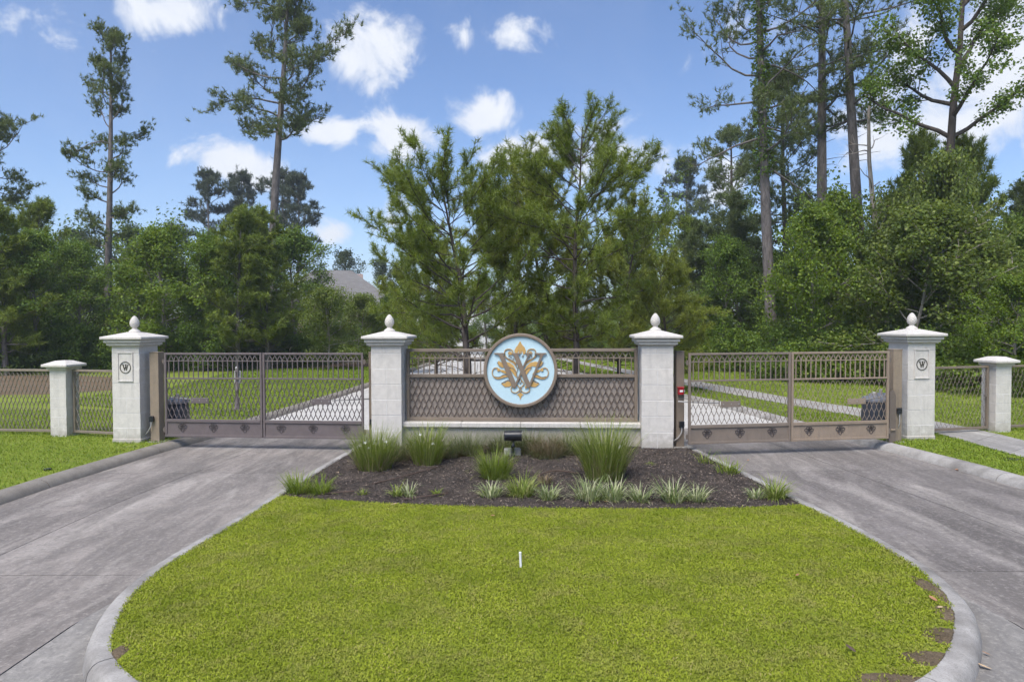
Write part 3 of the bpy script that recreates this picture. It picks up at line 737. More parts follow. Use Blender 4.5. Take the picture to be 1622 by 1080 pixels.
# boxes fixed to the posts
t = thing('key_box', 'small red key box on the brown post right of the sign', 'box', (3.36, 13.60, 1.14), R(4))
MB().box(-.055, .055, -.05, .02, -.075, .065, .008).build('case', M['red'], t)
MB().box(-.065, .065, -.06, .022, .055, .08, .006).build('lid', M['red'], t)
MB().box(-.03, .035, -.054, -.049, -.02, .02, .001).build('sticker', M['white'], t)
MB().box(.055, .085, -.03, 0, -.03, .02, .003).build('hinge', M['steel'], t)
def junction(label, x, y, z, rz, side):
    t = thing('junction_box', label, 'box', (x, y, z), rz, 'electrical boxes on the gate posts')
    MB().box(-.05, .05, -.055, .0, -.06, .06, .008).build('case', M['black'], t)
    MB().tube(smooth_path([(0, -.03, -.06), (-.01 * side, -.04, -.16), (-.08 * side, -.03, -.27), (-.17 * side, 0, -.34)], 4), .011, 6).build('conduit', M['conduit'], t)
    return t
junction('black electrical box and bent conduit on the brown post', 3.385, 13.625, .47, R(4), 1)
junction('black electrical box low on the left tan post', -7.68, 14.51, .50, R(-6.5), 1)
junction('black lock box on the right tan post', 8.01, 14.115, .66, R(8), 0)
junction('dark electrical box low on the slim tan post', -2.93, 14.265, .45, R(-4), 0)
# grey sheet guard beside the right post
t = thing('hinge_guard', 'grey sheet metal guard beside the right tan post', 'guard', (7.83, 14.02, 0), R(8))
MB().plate([(-.07, -.1), (.07, -.1), (.07, .98), (.02, 1.09), (-.07, 1.09)], -.012, .012).build('sheet', M['bronze_lattice'], t)
MB().box(-.05, .05, -.035, -.012, .26, .30, .004).build('bracket', M['gate_tan_lit'], t)

# ------------------------------------------------------------------ the sign wall
wc = Vector(((-2.55 + 2.91) / 2, (14.22 + 13.86) / 2 + .03))
sw = thing('sign_wall', 'low stucco wall with stone sill under the sign panel', 'wall', (wc.x, wc.y, 0), WRZ)
HWW = 2.43
MB().box(-HWW, HWW, -.16, .18, -.2, .37, .006).build('wall', M['stucco'], sw)
nS = 4
for k in range(nS):
    a = -HWW + 2 * HWW * k / nS; b = -HWW + 2 * HWW * (k + 1) / nS
    MB().box(a + .002, b - .002, -.235, .24, .375, .475, .012).build('sill_stone', M['cap'], sw)
pn = thing('sign_panel', 'bronze lattice panel with arched pickets on the low wall', 'fence panel', (wc.x, wc.y, 0), WRZ)
PW = 2.385
for (a, b) in ((-PW, -PW + .065), (PW - .065, PW)): MB().box(a, b, -.045, .045, .48, 1.98, .005).build('stile', M['bronze'], pn)
for nm, z0, z1 in (('top_rail', 1.915, 1.978), ('middle_rail', 1.388, 1.452), ('bottom_rail', .482, .555)):
    MB().box(-PW + .065, PW - .065, -.045, .045, z0, z1, .005).build(nm, M['bronze'], pn)
MB().box(-PW + .065, PW - .065, -.012, .012, 1.775, 1.797, .002).build('thin_rail', M['bronze'], pn)
MB().box(-PW + .06, PW - .06, .018, .024, .54, 1.40).build('back_sheet', M['sheet'], pn)
def hid(x): return abs(x - .01) < .60
pickets(pn, -PW + .065, PW - .065, 1.45, 1.79, 1.917, 39, .011, M['bronze'], 0, hid)
lattice(pn, -PW + .065, PW - .065, .553, 1.39, .116, .1395, .0105, M['bronze_lattice'], -.016)

# round sign: blue disc, bronze rim, gold scrollwork and the letter W
sg = thing('round_sign', 'round pale blue sign with gold scrollwork and letter W', 'sign', (wc.x, wc.y, 1.537), WRZ)
RS = .757
k_ = RS / 403.0
def U(pts): return [((p[0] - 585) * k_, (525 - p[1]) * k_) for p in pts]
disc = MB(); disc.plate([(.70 * math.cos(2 * math.pi * i / 72), .70 * math.sin(2 * math.pi * i / 72)) for i in range(72)], -.13, -.07).build('disc', M['sign_blue'], sg)
rim = MB(); nR = 72; prof = [(RS, -.06), (RS, -.165), (RS - .012, -.175), (RS - .055, -.175), (RS - .066, -.165), (RS - .068, -.06)]
vs = [(r_ * math.cos(2 * math.pi * i / nR), y_, r_ * math.sin(2 * math.pi * i / nR)) for i in range(nR) for (r_, y_) in prof]
m_ = len(prof); rim.add(vs, [(i * m_ + j, i * m_ + (j + 1) % m_, ((i + 1) % nR) * m_ + (j + 1) % m_, ((i + 1) % nR) * m_ + j) for i in range(nR) for j in range(m_)])
rim.build('rim', M['sign_bronze'], sg)
MB().box(-.5, .5, -.075, -.046, -.11, -.085).box(-.5, .5, -.075, -.046, .375, .44).build('mounting_bar', M['bronze'], sg)
mir = lambda pts: [(1164 - p[0], p[1]) for p in pts]
y_s = -.130
gold_leaves = [   # left half, in drawing units; mirrored
    ('leaf', [(345, 418), (372, 436), (420, 428), (470, 440), (512, 474), (540, 530), (548, 560), (500, 505), (450, 478), (415, 482), (385, 496), (352, 474), (337, 445)]),
    ('leaf', [(455, 497), (500, 508), (534, 552), (546, 606), (524, 588), (494, 545)]),
    ('leaf', [(296, 600), (340, 600), (392, 578), (446, 578), (400, 602), (352, 622), (314, 618)]),
    ('leaf', [(358, 520), (395, 518), (432, 540), (452, 566), (402, 554), (374, 540)]),
    ('leaf', [(374, 668), (412, 662), (442, 640), (484, 652), (492, 684), (462, 702), (420, 706), (394, 690)]),
    ('leaf', [(420, 386), (470, 402), (520, 440), (548, 500), (510, 452), (462, 420)]),
]
drop = [(582, 205), (560, 244), (532, 278), (519, 312), (530, 345), (545, 352), (556, 330), (562, 296), (570, 344), (578, 344), (582, 290)]
drop_full = drop + [(1164 - p[0], p[1]) for p in drop[::-1][1:-1]]
MB().plate(U(drop_full), y_s - .014, y_s + .004).build('flame', M['sign_gold'], sg)
for nm, pl_ in gold_leaves:
    for q in (pl_, mir(pl_)): MB().plate(U(q), y_s - .012, y_s + .004).build(nm, M['sign_gold'], sg)
star = [(582, 760), (600, 776), (620, 786), (601, 798), (589, 820), (582, 848), (575, 820), (563, 798), (544, 786), (564, 776)]
MB().plate(U(star), y_s - .012, y_s + .004).build('pendant', M['sign_gold'], sg)
strokes = [
    ([(540, 452), (500, 420), (440, 392), (412, 345), (420, 305), (455, 292), (490, 302), (503, 328), (488, 350), (462, 350), (455, 330), (472, 320)], 11),
    ([(352, 520), (335, 500), (300, 500), (279, 530), (279, 568), (302, 602), (345, 614), (400, 600), (446, 588)], 10),
    ([(400, 362), (418, 384), (468, 402), (522, 444), (550, 505)], 6), ([(330, 432), (350, 470), (382, 492)], 6),
    ([(458, 494), (505, 502), (540, 552), (550, 612)], 6), ([(376, 666), (432, 634), (470, 628)], 6), ([(300, 590), (352, 596), (400, 572), (450, 570)], 5),
    ([(500, 690), (480, 722), (490, 755), (525, 768), (560, 755), (576, 728), (562, 695), (540, 672), (566, 636), (582, 600)], 9),
    ([(582, 610), (570, 638), (582, 668)], 5), ([(582, 764), (572, 745), (582, 700)], 5), ([(545, 545), (556, 500), (560, 470)], 5), ([(600, 372), (618, 360), (612, 384)], 5)]
M['sign_line'] = m_plain('antique_gold_line', (.42, .27, .12), .45, .15, 30)
for k_s, (st, w_) in enumerate(strokes):
    for i, q in enumerate((st, mir(st))):
        MB().ribbon(U(smooth_path(q, 4)), w_ * k_, y_s - .018 - .001 * i, y_s + .003).build('scroll', M['sign_line'] if k_s in (0, 1, 7) else M['sign_bronze'], sg)
for (cx, cy, r_, mm) in ((476, 335, 15, 'sign_gold'), (346, 518, 17, 'sign_gold'), (520, 706, 13, 'sign_gold'), (460, 370, 7, 'sign_bronze'), (482, 382, 8, 'sign_bronze'), (505, 398, 7, 'sign_bronze')):
    for q in (cx, 1164 - cx):
        MB().plate(U([(q + r_ * math.cos(2 * math.pi * i / 12), cy + r_ * math.sin(2 * math.pi * i / 12)) for i in range(12)]), y_s - .021, y_s + .003).build('bead', M[mm], sg)
Wp = [[(300, 334), (420, 334), (420, 344), (398, 354), (526, 640), (534, 690), (514, 716), (496, 704), (356, 372), (340, 354), (300, 346)],
      [(534, 702), (516, 690), (660, 372), (652, 354), (640, 346), (640, 334), (700, 334), (700, 346), (682, 356)],
      [(494, 334), (584, 334), (584, 344), (560, 354), (676, 636), (690, 660), (672, 716), (652, 706), (514, 372), (506, 354), (494, 346)],
      [(690, 702), (668, 700), (796, 380), (796, 360), (738, 346), (738, 334), (866, 334), (866, 346), (836, 356), (822, 378)]]
wl = MB()
for i, p in enumerate(Wp): wl.plate(U(p), y_s - .034 - .002 * i, y_s + .002)
wl.build('letter', M['sign_bronze'], sg)

# ------------------------------------------------------------------ lattice fences left and right, pedestrian gate
def fence(label, x0, y0, x1, y1, mat, lmat, name='fence_panel', cat='fence', zt=1.50, pitch=.107):
    L_ = math.hypot(x1 - x0, y1 - y0); a = math.atan2(y1 - y0, x1 - x0)
    t = thing(name, label, cat, (x0, y0, 0), a, 'lattice fence panels')
    MB().box(0, L_, -.03, .03, zt - .05, zt, .004).build('top_rail', mat, t); MB().box(0, L_, -.03, .03, .07, .125, .004).build('bottom_rail', mat, t)
    for (p, q) in ((0, .055), (L_ - .055, L_)): MB().box(p, q, -.028, .028, .125, zt - .05, .003).build('stile', mat, t)
    lattice(t, .055, L_ - .055, .122, zt - .048, pitch, .132, .0066, lmat)
    return t
fence('tan lattice fence panel between the small pillar and the left W pillar', -9.93, 15.42, -8.50, 15.02, M['fence_tan'], M['fence_lattice'])
fence('tan lattice fence panel running out of frame past the left small pillar', -13.6, 15.92, -10.36, 15.49, M['fence_tan'], M['fence_lattice'])
pg = fence('brown lattice pedestrian gate across the footpath', 9.02, 15.02, 10.80, 15.46, M['bronze'], M['bronze'], 'pedestrian_gate', 'gate')
MB().box(1.70, 1.74, -.06, -.03, .80, 1.0, .004).build('latch', M['bronze_lattice'], pg)
fence('brown lattice fence panel right of the right small pillar', 11.30, 15.60, 14.6, 16.15, M['bronze'], M['bronze'])

# ------------------------------------------------------------------ gate operators behind the gates
def operator(label, x, y, rz, two=False):
    t = thing('gate_operator', label, 'gate motor', (x, y, 0), rz, 'swing gate operators')
    MB().box(-.26, .26, -.30, .30, -.15, .06, .02).build('pad', M['kerb'], t)
    b = MB(); ring = lambda sx, sy, z: [(sx * math.copysign(abs(math.cos(a)) ** .5, math.cos(a)), sy * math.copysign(abs(math.sin(a)) ** .5, math.sin(a)), z) for a in [2 * math.pi * i / 24 for i in range(24)]]
    rows = [(.21, .25, .06), (.205, .245, .4), (.19, .23, .68), (.175, .215, .76)]
    vs = [v for r_ in rows for v in ring(*r_)]
    b.add(vs, [(i * 24 + k, i * 24 + (k + 1) % 24, (i + 1) * 24 + (k + 1) % 24, (i + 1) * 24 + k) for i in range(3) for k in range(24)] + [tuple(range(72, 96))])
    b.build('housing', M['dark_plastic'], t, True)
    rows = [(.20, .24, .735), (.205, .245, .775), (.185, .22, .83), (.10, .13, .86)]
    vs = [v for r_ in rows for v in ring(*r_)]
    MB().add(vs, [(i * 24 + k, i * 24 + (k + 1) % 24, (i + 1) * 24 + (k + 1) % 24, (i + 1) * 24 + k) for i in range(3) for k in range(24)] + [tuple(range(72, 96))]).build('lid', M['grey_plastic'], t, True)
    MB().lathe([(.04, .86), (.04, .92), (.025, .95)], 12).build('crank_hub', M['steel'], t)
    return t
operator('dark gate motor housing behind the left gate by the tan post', -7.55, 15.35, R(-6))
operator('dark gate motor housing with grey lid behind the right gate', 8.05, 15.15, R(8))
operator('lower dark gate motor housing beside the other one behind the right gate', 8.52, 15.75, R(20))

# post with keypad on the lawn behind the left gate
t = thing('keypad_post', 'slim dark ornamental post with pale plate on the lawn behind the left gate', 'post', (-8.0, 19.8, 0))
MB().lathe([(.10, 0), (.10, .05), (.07, .09), (.075, .2), (.05, .26), (.042, .55), (.058, .57), (.058, .61), (.04, .63), (.036, 1.1), (.052, 1.12), (.052, 1.16), (.03, 1.18)], 14).build('shaft', M['gate_grey'], t, True)
MB().lathe([(.012, 1.17), (.045, 1.2), (.05, 1.235), (.03, 1.27), (.006, 1.285)], 12).build('ball', M['steel'], t, True)
MB().box(-.10, .10, .05, .08, .78, 1.15, .01).build('plate', M['conduit'], t)

# spotlight aimed at the sign
t = thing('spotlight', 'black cylindrical spotlight on a stem in front of the sign', 'spotlight', (0.01, 12.75, 0))
MB().box(-.17, -.02, .10, .26, -.05, .13, .02).box(.02, .15, .12, .27, -.05, .13, .02).build('footing', M['kerb'], t)
MB().lathe([(.045, 0), (.045, .03), (.028, .05), (.028, .17), (.042, .18), (.042, .22), (.026, .24), (.026, .30)], 14).build('stem', M['black'], t, True)
hd = MB().lathe([(.085, -.165), (.094, -.155), (.096, -.02), (.098, 0), (.098, .14), (.104, .145), (.104, .165)], 26)
o = hd.build('head', M['black'], t, True); o.location = (0, 0, .395); o.rotation_euler = (R(0), R(90), 0); o.data.set_sharp_from_angle(angle=R(40))
MB().box(-.03, .03, -.03, .03, .26, .33, .006).build('knuckle', M['black'], t)

# white marker stake on the lawn
t = thing('marker_stake', 'short white plastic stake standing in the island lawn', 'stake', (.083, 6.92, 0))
o = MB().tube([(0, 0, -.05), (-.008, 0, .155)], .0125, 10).build('tube', M['white'], t); MB().lathe([(.014, 0), (.014, .012), (.006, .016)], 10).build('cap', M['white'], t, loc=(-.008, 0, .152))
# ------------------------------------------------------------------ trees
def unit(v): return v / np.maximum(1e-9, np.linalg.norm(v, axis=-1, keepdims=True))
def grow(p0, d0, length, n, rnd, wob=.12, lift=0.0):
    """a wandering limb: n+1 points"""
    pts = [np.array(p0, float)]; d = unit(np.array(d0, float))
    for i in range(n):
        d = unit(d + rnd.normal(0, wob, 3) + np.array([0, 0, lift / n])); pts.append(pts[-1] + d * length / n)
    return pts
def at_t(pts, t):
    f = t * (len(pts) - 1); i = min(len(pts) - 2, int(f)); return pts[i] + (pts[i + 1] - pts[i]) * (f - i), unit(pts[i + 1] - pts[i])
def side_dir(d, rnd, ang, up=.1):
    r = unit(rnd.normal(0, 1, 3)); s = unit(r - d * r.dot(d)); return unit(d * math.cos(ang) + s * math.sin(ang) + np.array([0, 0, up]))
def limb(mb, pts, r0, r1, n=5):
    m = len(pts); mb.tube([tuple(p) for p in pts], [r0 + (r1 - r0) * i / (m - 1) for i in range(m)], n, False)

def leaf_cloud(centers, dirs, per, spread, size, rnd, outward=None, flat=.7, droop=.25):
    """kite shaped leaves scattered round twig ends; returns verts, quads"""
    C = np.repeat(np.asarray(centers), per, 0); n = len(C)
    off = rnd.normal(0, 1, (n, 3)) * np.array([1, 1, flat]); off *= (spread * rnd.uniform(.35, 1.0, (n, 1)) / np.maximum(.6, np.linalg.norm(off, axis=1, keepdims=True)))
    P = C + off
    nrm = unit(rnd.normal(0, 1, (n, 3)) * .8 + np.array([0, 0, .75]) + unit(off) * .5)
    ax = unit(np.cross(nrm, rnd.normal(0, 1, (n, 3)))); ax[:, 2] -= droop; ax = unit(ax); sd = unit(np.cross(nrm, ax)); nrm = np.cross(ax, sd)
    s = size * rnd.uniform(.65, 1.25, (n, 1))
    V = np.stack([P, P + ax * s * .5 + sd * s * .36 - nrm * s * .06, P + ax * s, P + ax * s * .5 - sd * s * .36 - nrm * s * .06], 1).reshape(-1, 3)
    return V, np.arange(n * 4, dtype=np.int32).reshape(-1, 4)
def needle_cloud(centers, dirs, per, length, width, rnd, spread=(.25, 1.75)):
    """tufts of needles: one thin triangle each, fanned round the twig direction"""
    C = np.repeat(np.asarray(centers), per, 0); D = np.repeat(unit(np.asarray(dirs)), per, 0); n = len(C)
    r = rnd.normal(0, 1, (n, 3)); s = unit(r - D * np.sum(r * D, 1, keepdims=True)); ph = rnd.uniform(spread[0], spread[1], (n, 1))
    nd = unit(D * np.cos(ph) + s * np.sin(ph)); nd[:, 2] += .06
    base = C + D * rnd.uniform(-.55, .25, (n, 1)) * length
    w = unit(np.cross(nd, rnd.normal(0, 1, (n, 3)))) * width * rnd.uniform(.7, 1.3, (n, 1)); L_ = length * rnd.uniform(.7, 1.15, (n, 1))
    V = np.stack([base - w * .5, base + w * .5, base + nd * L_], 1).reshape(-1, 3)
    return V, np.arange(n * 3, dtype=np.int32).reshape(-1, 3)

def tree_thing(name, cat, label, wood, bark, V, F, leafmat, group, crown='crown'):
    t = thing(name, label, cat, (0, 0, -60), 0, group)
    wood.build('trunk', bark, t, smooth=True)
    if V is not None: link(crown, np_mesh(crown, V, F, leafmat), t)
    return t

def broadleaf(seed, H, r, base=.22, nlimb=16, per=30, leaf=.17, spread=.42, trunk=.16, shape='round', leafmat=None, bark=None, name='broadleaf_tree', cat='tree', sub=5, twig=3, group='broadleaf trees of the wood', fork=0, wobble=.05):
    rnd = np.random.default_rng(seed); wood = MB(); tr = grow((0, 0, -.3), (0, 0, 1), H * .88 + .3, 9, rnd, wobble)
    limb(wood, tr, trunk, trunk * .22, 7); C = []; D = []
    for k in range(nlimb):
        t = base + (1 - base) * ((k + .5) / nlimb) ** .9; p, d = at_t(tr, min(.99, t))
        u = (t - base) / (1 - base)
        if shape == 'round': prof = math.sin(math.pi * (.18 + .80 * u)) ** .7
        elif shape == 'cone': prof = (1 - u) ** .8 * .95 + .12
        else: prof = .55 + .45 * math.sin(math.pi * u)
        az = k * 2.399 + rnd.uniform(-.5, .5); el = R(8 + 58 * u) + rnd.uniform(-.18, .18)
        L_ = r * prof * rnd.uniform(.72, 1.12)
        pts = grow(p, (math.cos(az) * math.cos(el), math.sin(az) * math.cos(el), math.sin(el)), L_, 5, rnd, .13, .25)
        limb(wood, pts, trunk * (.42 - .2 * u), .018)
        for j in range(sub):
            q, dq = at_t(pts, .28 + .72 * (j + rnd.uniform(.2, .8)) / sub)
            p2 = grow(q, side_dir(dq, rnd, rnd.uniform(.5, 1.1), .15), L_ * rnd.uniform(.26, .46), 3, rnd, .15, .1)
            limb(wood, p2, .022, .008, 4)
            for i in range(twig):
                c, dc = at_t(p2, (i + 1) / twig); C.append(c + rnd.normal(0, .12, 3)); D.append(dc)
        C.append(pts[-1]); D.append(pts[-1] - pts[-2])
    top = tr[-1]
    for _ in range(6): C.append(top + rnd.normal(0, .35, 3)); D.append((0, 0, 1))
    V, F = leaf_cloud(C, D, per, spread, leaf, rnd)
    return tree_thing(name, cat, '', wood, bark or M['bark_grey'], V, F, leafmat, group)

def young_pine(seed, H, r, base=.16, per=20, nl=.22, nw=.018, trunk=.15, gap=.42, up=.5, leafmat=None, bark=None, dens=1.0, group='young pines', dead=0, fork=False, name='young_pine', bare=0.0, prof=None, nb=(3, 6), lift=.5):
    rnd = np.random.default_rng(seed); wood = MB(); tr = grow((0, 0, -.3), (0, 0, 1), H + .3, 14, rnd, .035)
    limb(wood, tr, trunk, .015, 8); C = []; D = []
    z = H * base; k = 0
    while z < H - .15:
        u = (z - H * base) / (H * (1 - base)); p, d = at_t(tr, (z + .3) / (H + .3))
        for j in range(rnd.integers(nb[0], nb[1])):
            az = rnd.uniform(0, 6.28); el = R(6) + up * (.25 + u * 1.15) + rnd.uniform(-.15, .2)
            L_ = r * ((prof(u) if prof else ((1 - u) ** .58) * (1 if u > .15 else .72)) + .05) * rnd.uniform(.55, 1.15)
            pts = grow(p, (math.cos(az) * math.cos(el), math.sin(az) * math.cos(el), math.sin(el)), L_, 6, rnd, .12, lift)
            limb(wood, pts, max(.014, trunk * .30 * (1 - u) ** .8), .007)
            C.append(pts[-1]); D.append(pts[-1] - pts[-2])
            ns = max(3, int(L_ * 6.0 * dens))
            for s in range(ns):
                q, dq = at_t(pts, bare + (1 - bare) * rnd.uniform(.18, 1))
                sl_ = rnd.uniform(.22, .62) * min(1, .45 + L_ * .3)
                p2 = grow(q, side_dir(dq, rnd, rnd.uniform(.4, .95), .3), sl_, 2, rnd, .12, .3); limb(wood, p2, .009, .005, 3)
                C.append(p2[-1]); D.append(p2[-1] - p2[-2]); C.append(p2[1]); D.append(p2[1] - p2[0])
                if rnd.random() < .5: C.append(p2[-1] + rnd.normal(0, .09, 3)); D.append(side_dir(unit(p2[-1] - p2[-2]), rnd, .6, .4))
        z += gap * rnd.uniform(.7, 1.25) * (1.15 - .4 * u)
    for j in range(dead):                  # bare dead twigs low on the trunk
        p, d = at_t(tr, rnd.uniform(.06, base + .08)); az = rnd.uniform(0, 6.28)
        pts = grow(p, (math.cos(az), math.sin(az), rnd.uniform(-.25, .3)), rnd.uniform(.7, 2.0), 5, rnd, .22); limb(wood, pts, .016, .004, 4)
        for _ in range(3):
            q, dq = at_t(pts, rnd.uniform(.3, .9)); limb(wood, grow(q, side_dir(dq, rnd, .8, 0), rnd.uniform(.3, .7), 3, rnd, .2), .007, .003, 3)
    C.append(tr[-1]); D.append((0, 0, 1))
    V, F = needle_cloud(C, D, per, nl, nw, rnd)
    return tree_thing(name, 'tree', '', wood, bark or M['bark_dark'], V, F, leafmat, group)

def tall_pine(seed, H, crown0, r, nbr=26, trunk=.26, per=22, nl=.26, nw=.034, lean=(0, 0), leafmat=None, bark=None, group='tall pines', ivy=None, stubs=8, sub=6, puff=9, prof=None, name='tall_pine', curve=0.0):
    rnd = np.random.default_rng(seed); wood = MB()
    n = 16; tr = []
    for i in range(n + 1):
        t = i / n
        tr.append(np.array([lean[0] * t + curve * math.sin(math.pi * t * 1.4) + .10 * math.sin(5 * t + seed), lean[1] * t + .10 * math.sin(4 * t + 2 * seed), -.4 + (H + .4) * t]))
    m = len(tr); wood.tube([tuple(p) for p in tr], [trunk * (1.12 if i == 0 else (1 - .80 * (i / n) ** 1.25)) for i in range(m)], 10, False)
    C = []; D = []
    for k in range(nbr):
        u = ((k + rnd.uniform(.1, .9)) / nbr); z = crown0 + (1 - crown0) * u; p, d = at_t(tr, min(.985, z))
        pr = prof(u) if prof else (math.sin(math.pi * (.22 + .74 * u)) ** .8)
        az = k * 2.399 + rnd.uniform(-.6, .6); el = R(-12 + 55 * u) + rnd.uniform(-.25, .3); L_ = r * pr * rnd.uniform(.5, 1.15)
        pts = grow(p, (math.cos(az) * math.cos(el), math.sin(az) * math.cos(el), math.sin(el)), L_, 6, rnd, .20, .35)
        limb(wood, pts, max(.03, trunk * .24 * (1 - .5 * u)), .012)
        for s in range(sub):
            q, dq = at_t(pts, .35 + .65 * (s + rnd.uniform(0, 1)) / sub)
            p2 = grow(q, side_dir(dq, rnd, rnd.uniform(.5, 1.1), .35), L_ * rnd.uniform(.16, .36), 3, rnd, .22, .3); limb(wood, p2, .02, .007, 4)
            for e in range(puff):
                c, dc = at_t(p2, rnd.uniform(.45, 1)); C.append(c + rnd.normal(0, .24, 3) * np.array([1, 1, .6])); D.append(unit(dc + rnd.normal(0, .7, 3) + np.array([0, 0, .45])))
        for e in range(puff): C.append(pts[-1] + rnd.normal(0, .18, 3)); D.append(unit(pts[-1] - pts[-2] + rnd.normal(0, .5, 3) * .5 + np.array([0, 0, .2])))
    for e in range(puff * 3): C.append(tr[-1] + rnd.normal(0, .3, 3)); D.append(unit(rnd.normal(0, .6, 3) + np.array([0, 0, 1])))
    for s in range(stubs):
        p, d = at_t(tr, rnd.uniform(crown0 * .45, crown0)); az = rnd.uniform(0, 6.28); limb(wood, grow(p, (math.cos(az), math.sin(az), rnd.uniform(-.2, .3)), rnd.uniform(.3, 1.3), 3, rnd, .25), .025, .006, 4)
    V, F = needle_cloud(C, D, per, nl, nw, rnd, (.1, 1.5))
    t = tree_thing(name, 'tree', '', wood, bark or M['bark_pine'], V, F, leafmat, group)
    if ivy:
        c = []
        for _ in range(ivy[2]):
            p, d = at_t(tr, rnd.uniform(ivy[0], ivy[1])); a = rnd.uniform(0, 6.28); rr = trunk * rnd.uniform(.7, 1.25); c.append(p + np.array([math.cos(a) * rr, math.sin(a) * rr, 0]))
        V, F = leaf_cloud(c, None, 9, .26, .15, rnd); link('ivy', np_mesh('ivy', V, F, M['leaf_ivy']), t)
    return t

def shrub(seed, w, h, n=260, per=24, leaf=.13, leafmat=None, stems=6, group='understory shrubs', name='shrub', spread=.3):
    rnd = np.random.default_rng(seed); wood = MB(); C = []
    for s in range(stems):
        az = rnd.uniform(0, 6.28); pts = grow((rnd.normal(0, .12), rnd.normal(0, .12), -.2), (math.cos(az) * .5, math.sin(az) * .5, 1), h * .8, 5, rnd, .12); limb(wood, pts, .045, .01)
    for _ in range(n):
        v = unit(rnd.normal(0, 1, 3)); v[2] = abs(v[2]) * .9 + .02 * rnd.random(); k = rnd.uniform(.55, 1.0) * (1 + .16 * math.sin(3 * math.atan2(v[1], v[0]) + seed) + .12 * math.sin(7 * v[2] + seed))
        C.append((v[0] * w * k, v[1] * w * k, .12 + v[2] * h * k))
    V, F = leaf_cloud(C, None, per, spread, leaf, rnd)
    return tree_thing(name, 'shrub', '', wood, M['bark_grey'], V, F, leafmat, group, 'foliage')

# leaf colours
M['leaf_mid'] = m_leaf('leaf_mid_green', [(0, (0.070, 0.130, 0.019)), (.5, (0.129, 0.216, 0.029)), (1, (0.218, 0.310, 0.048))], 0.40)
M['leaf_bright'] = m_leaf('leaf_bright_green', [(0, (0.081, 0.142, 0.015)), (.5, (0.149, 0.234, 0.024)), (1, (0.244, 0.319, 0.039))], 0.42)
M['leaf_dark'] = m_leaf('leaf_dark_green', [(0, (0.057, 0.101, 0.025)), (.5, (0.107, 0.172, 0.035)), (1, (0.185, 0.253, 0.053))], 0.36)
M['leaf_olive'] = m_leaf('leaf_olive_green', [(0, (0.087, 0.127, 0.027)), (.5, (0.144, 0.198, 0.039)), (1, (0.223, 0.270, 0.053))], 0.40)
M['leaf_ivy'] = m_leaf('ivy_green', [(0, (0.058, 0.111, 0.016)), (1, (0.130, 0.208, 0.029))], .28)
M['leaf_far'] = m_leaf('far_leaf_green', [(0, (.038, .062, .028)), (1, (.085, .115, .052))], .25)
M['needle_dark'] = m_leaf('needle_dark', [(0, (0.077, 0.108, 0.041)), (.5, (0.126, 0.168, 0.057)), (1, (0.210, 0.240, 0.081))], 0.25, .55)
M['needle_mid'] = m_leaf('needle_mid', [(0, (0.103, 0.152, 0.022)), (.5, (0.179, 0.236, 0.035)), (1, (0.271, 0.323, 0.053))], 0.30, .5)
M['needle_bright'] = m_leaf('needle_bright', [(0, (0.137, 0.173, 0.024)), (.5, (0.228, 0.269, 0.041)), (1, (0.328, 0.355, 0.065))], 0.32, .5)
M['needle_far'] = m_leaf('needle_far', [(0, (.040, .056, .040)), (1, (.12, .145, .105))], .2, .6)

def X(px, Z): return (px - 811) / 1081.0 * Z          # plan position of something seen at this bearing
def Hh(py, Z, px=811): return EYE + Z * (512 - .004 * (px - 811) - py) / 1081.0
used = set()
def put(src, px, Z, label, top=None, rz=0.0, sx=1.0, base_h=None, group=None):
    """stand a tree: the first time the tree itself, then copies"""
    h = src['h']; s = 1.0 if top is None else Hh(top, Z, px) / h
    loc = (X(px, Z), Z, -.05); sc = (s * sx, s * sx, s)
    if src.name not in used:
        used.add(src.name); src.location = loc; src.rotation_euler = (0, 0, rz); src.scale = sc; src['label'] = label; return src
    return copy_thing(src, loc, rz, sc, label, group)
def mk(t, h): t['h'] = h; return t

# --- central pines on the median
pA = mk(young_pine(11, 7.6, 4.3, .20, 26, .23, .019, .165, .42, .34, M['needle_mid'], dens=.95, dead=18, bare=.22, nb=(3, 6), lift=.26, prof=lambda u: (1 - .55 * u ** 2) * (.5 + .5 * min(1, u * 2.2)), group='pines on the median'), 8.3)
pB = mk(young_pine(23, 9.6, 4.7, .22, 26, .23, .019, .15, .44, .36, M['needle_mid'], dens=.95, dead=20, bare=.22, nb=(3, 6), lift=.26, prof=lambda u: (1 - .74 * u ** 1.4) * (.5 + .5 * min(1, u * 2.2)), group='pines on the median'), 10.2)
pC = mk(young_pine(37, 7.2, 3.2, .12, 24, .23, .021, .10, .40, .55, M['needle_bright'], dens=1.0, dead=10, bare=.15, nb=(3, 5), lift=.3, prof=lambda u: (1 - .65 * u ** 1.5) * (.6 + .4 * min(1, u * 2.2)), group='pines on the median'), 8.1)
put(pA, 742, 21.5, 'full young pine left of the round sign, thick dark trunk', 250, .4)
put(pB, 912, 23.0, 'tallest young pine right of the round sign', 188, 2.6)
put(pC, 815, 25.5, 'slender young pine between the two big median pines', 225, 2.2)
put(pC, 868, 28.5, 'young pine half hidden behind the tallest median pine', 235, 4.0)
put(pC, 690, 29.0, 'young pine at the left edge of the median group', 330, 5.2)
put(pC, 1060, 24.5, 'bright low young pine behind the pillar right of the sign', 395, 3.1, 1.15)
put(pC, 980, 30.0, 'young pine right of the tallest median pine', 300, 1.1)

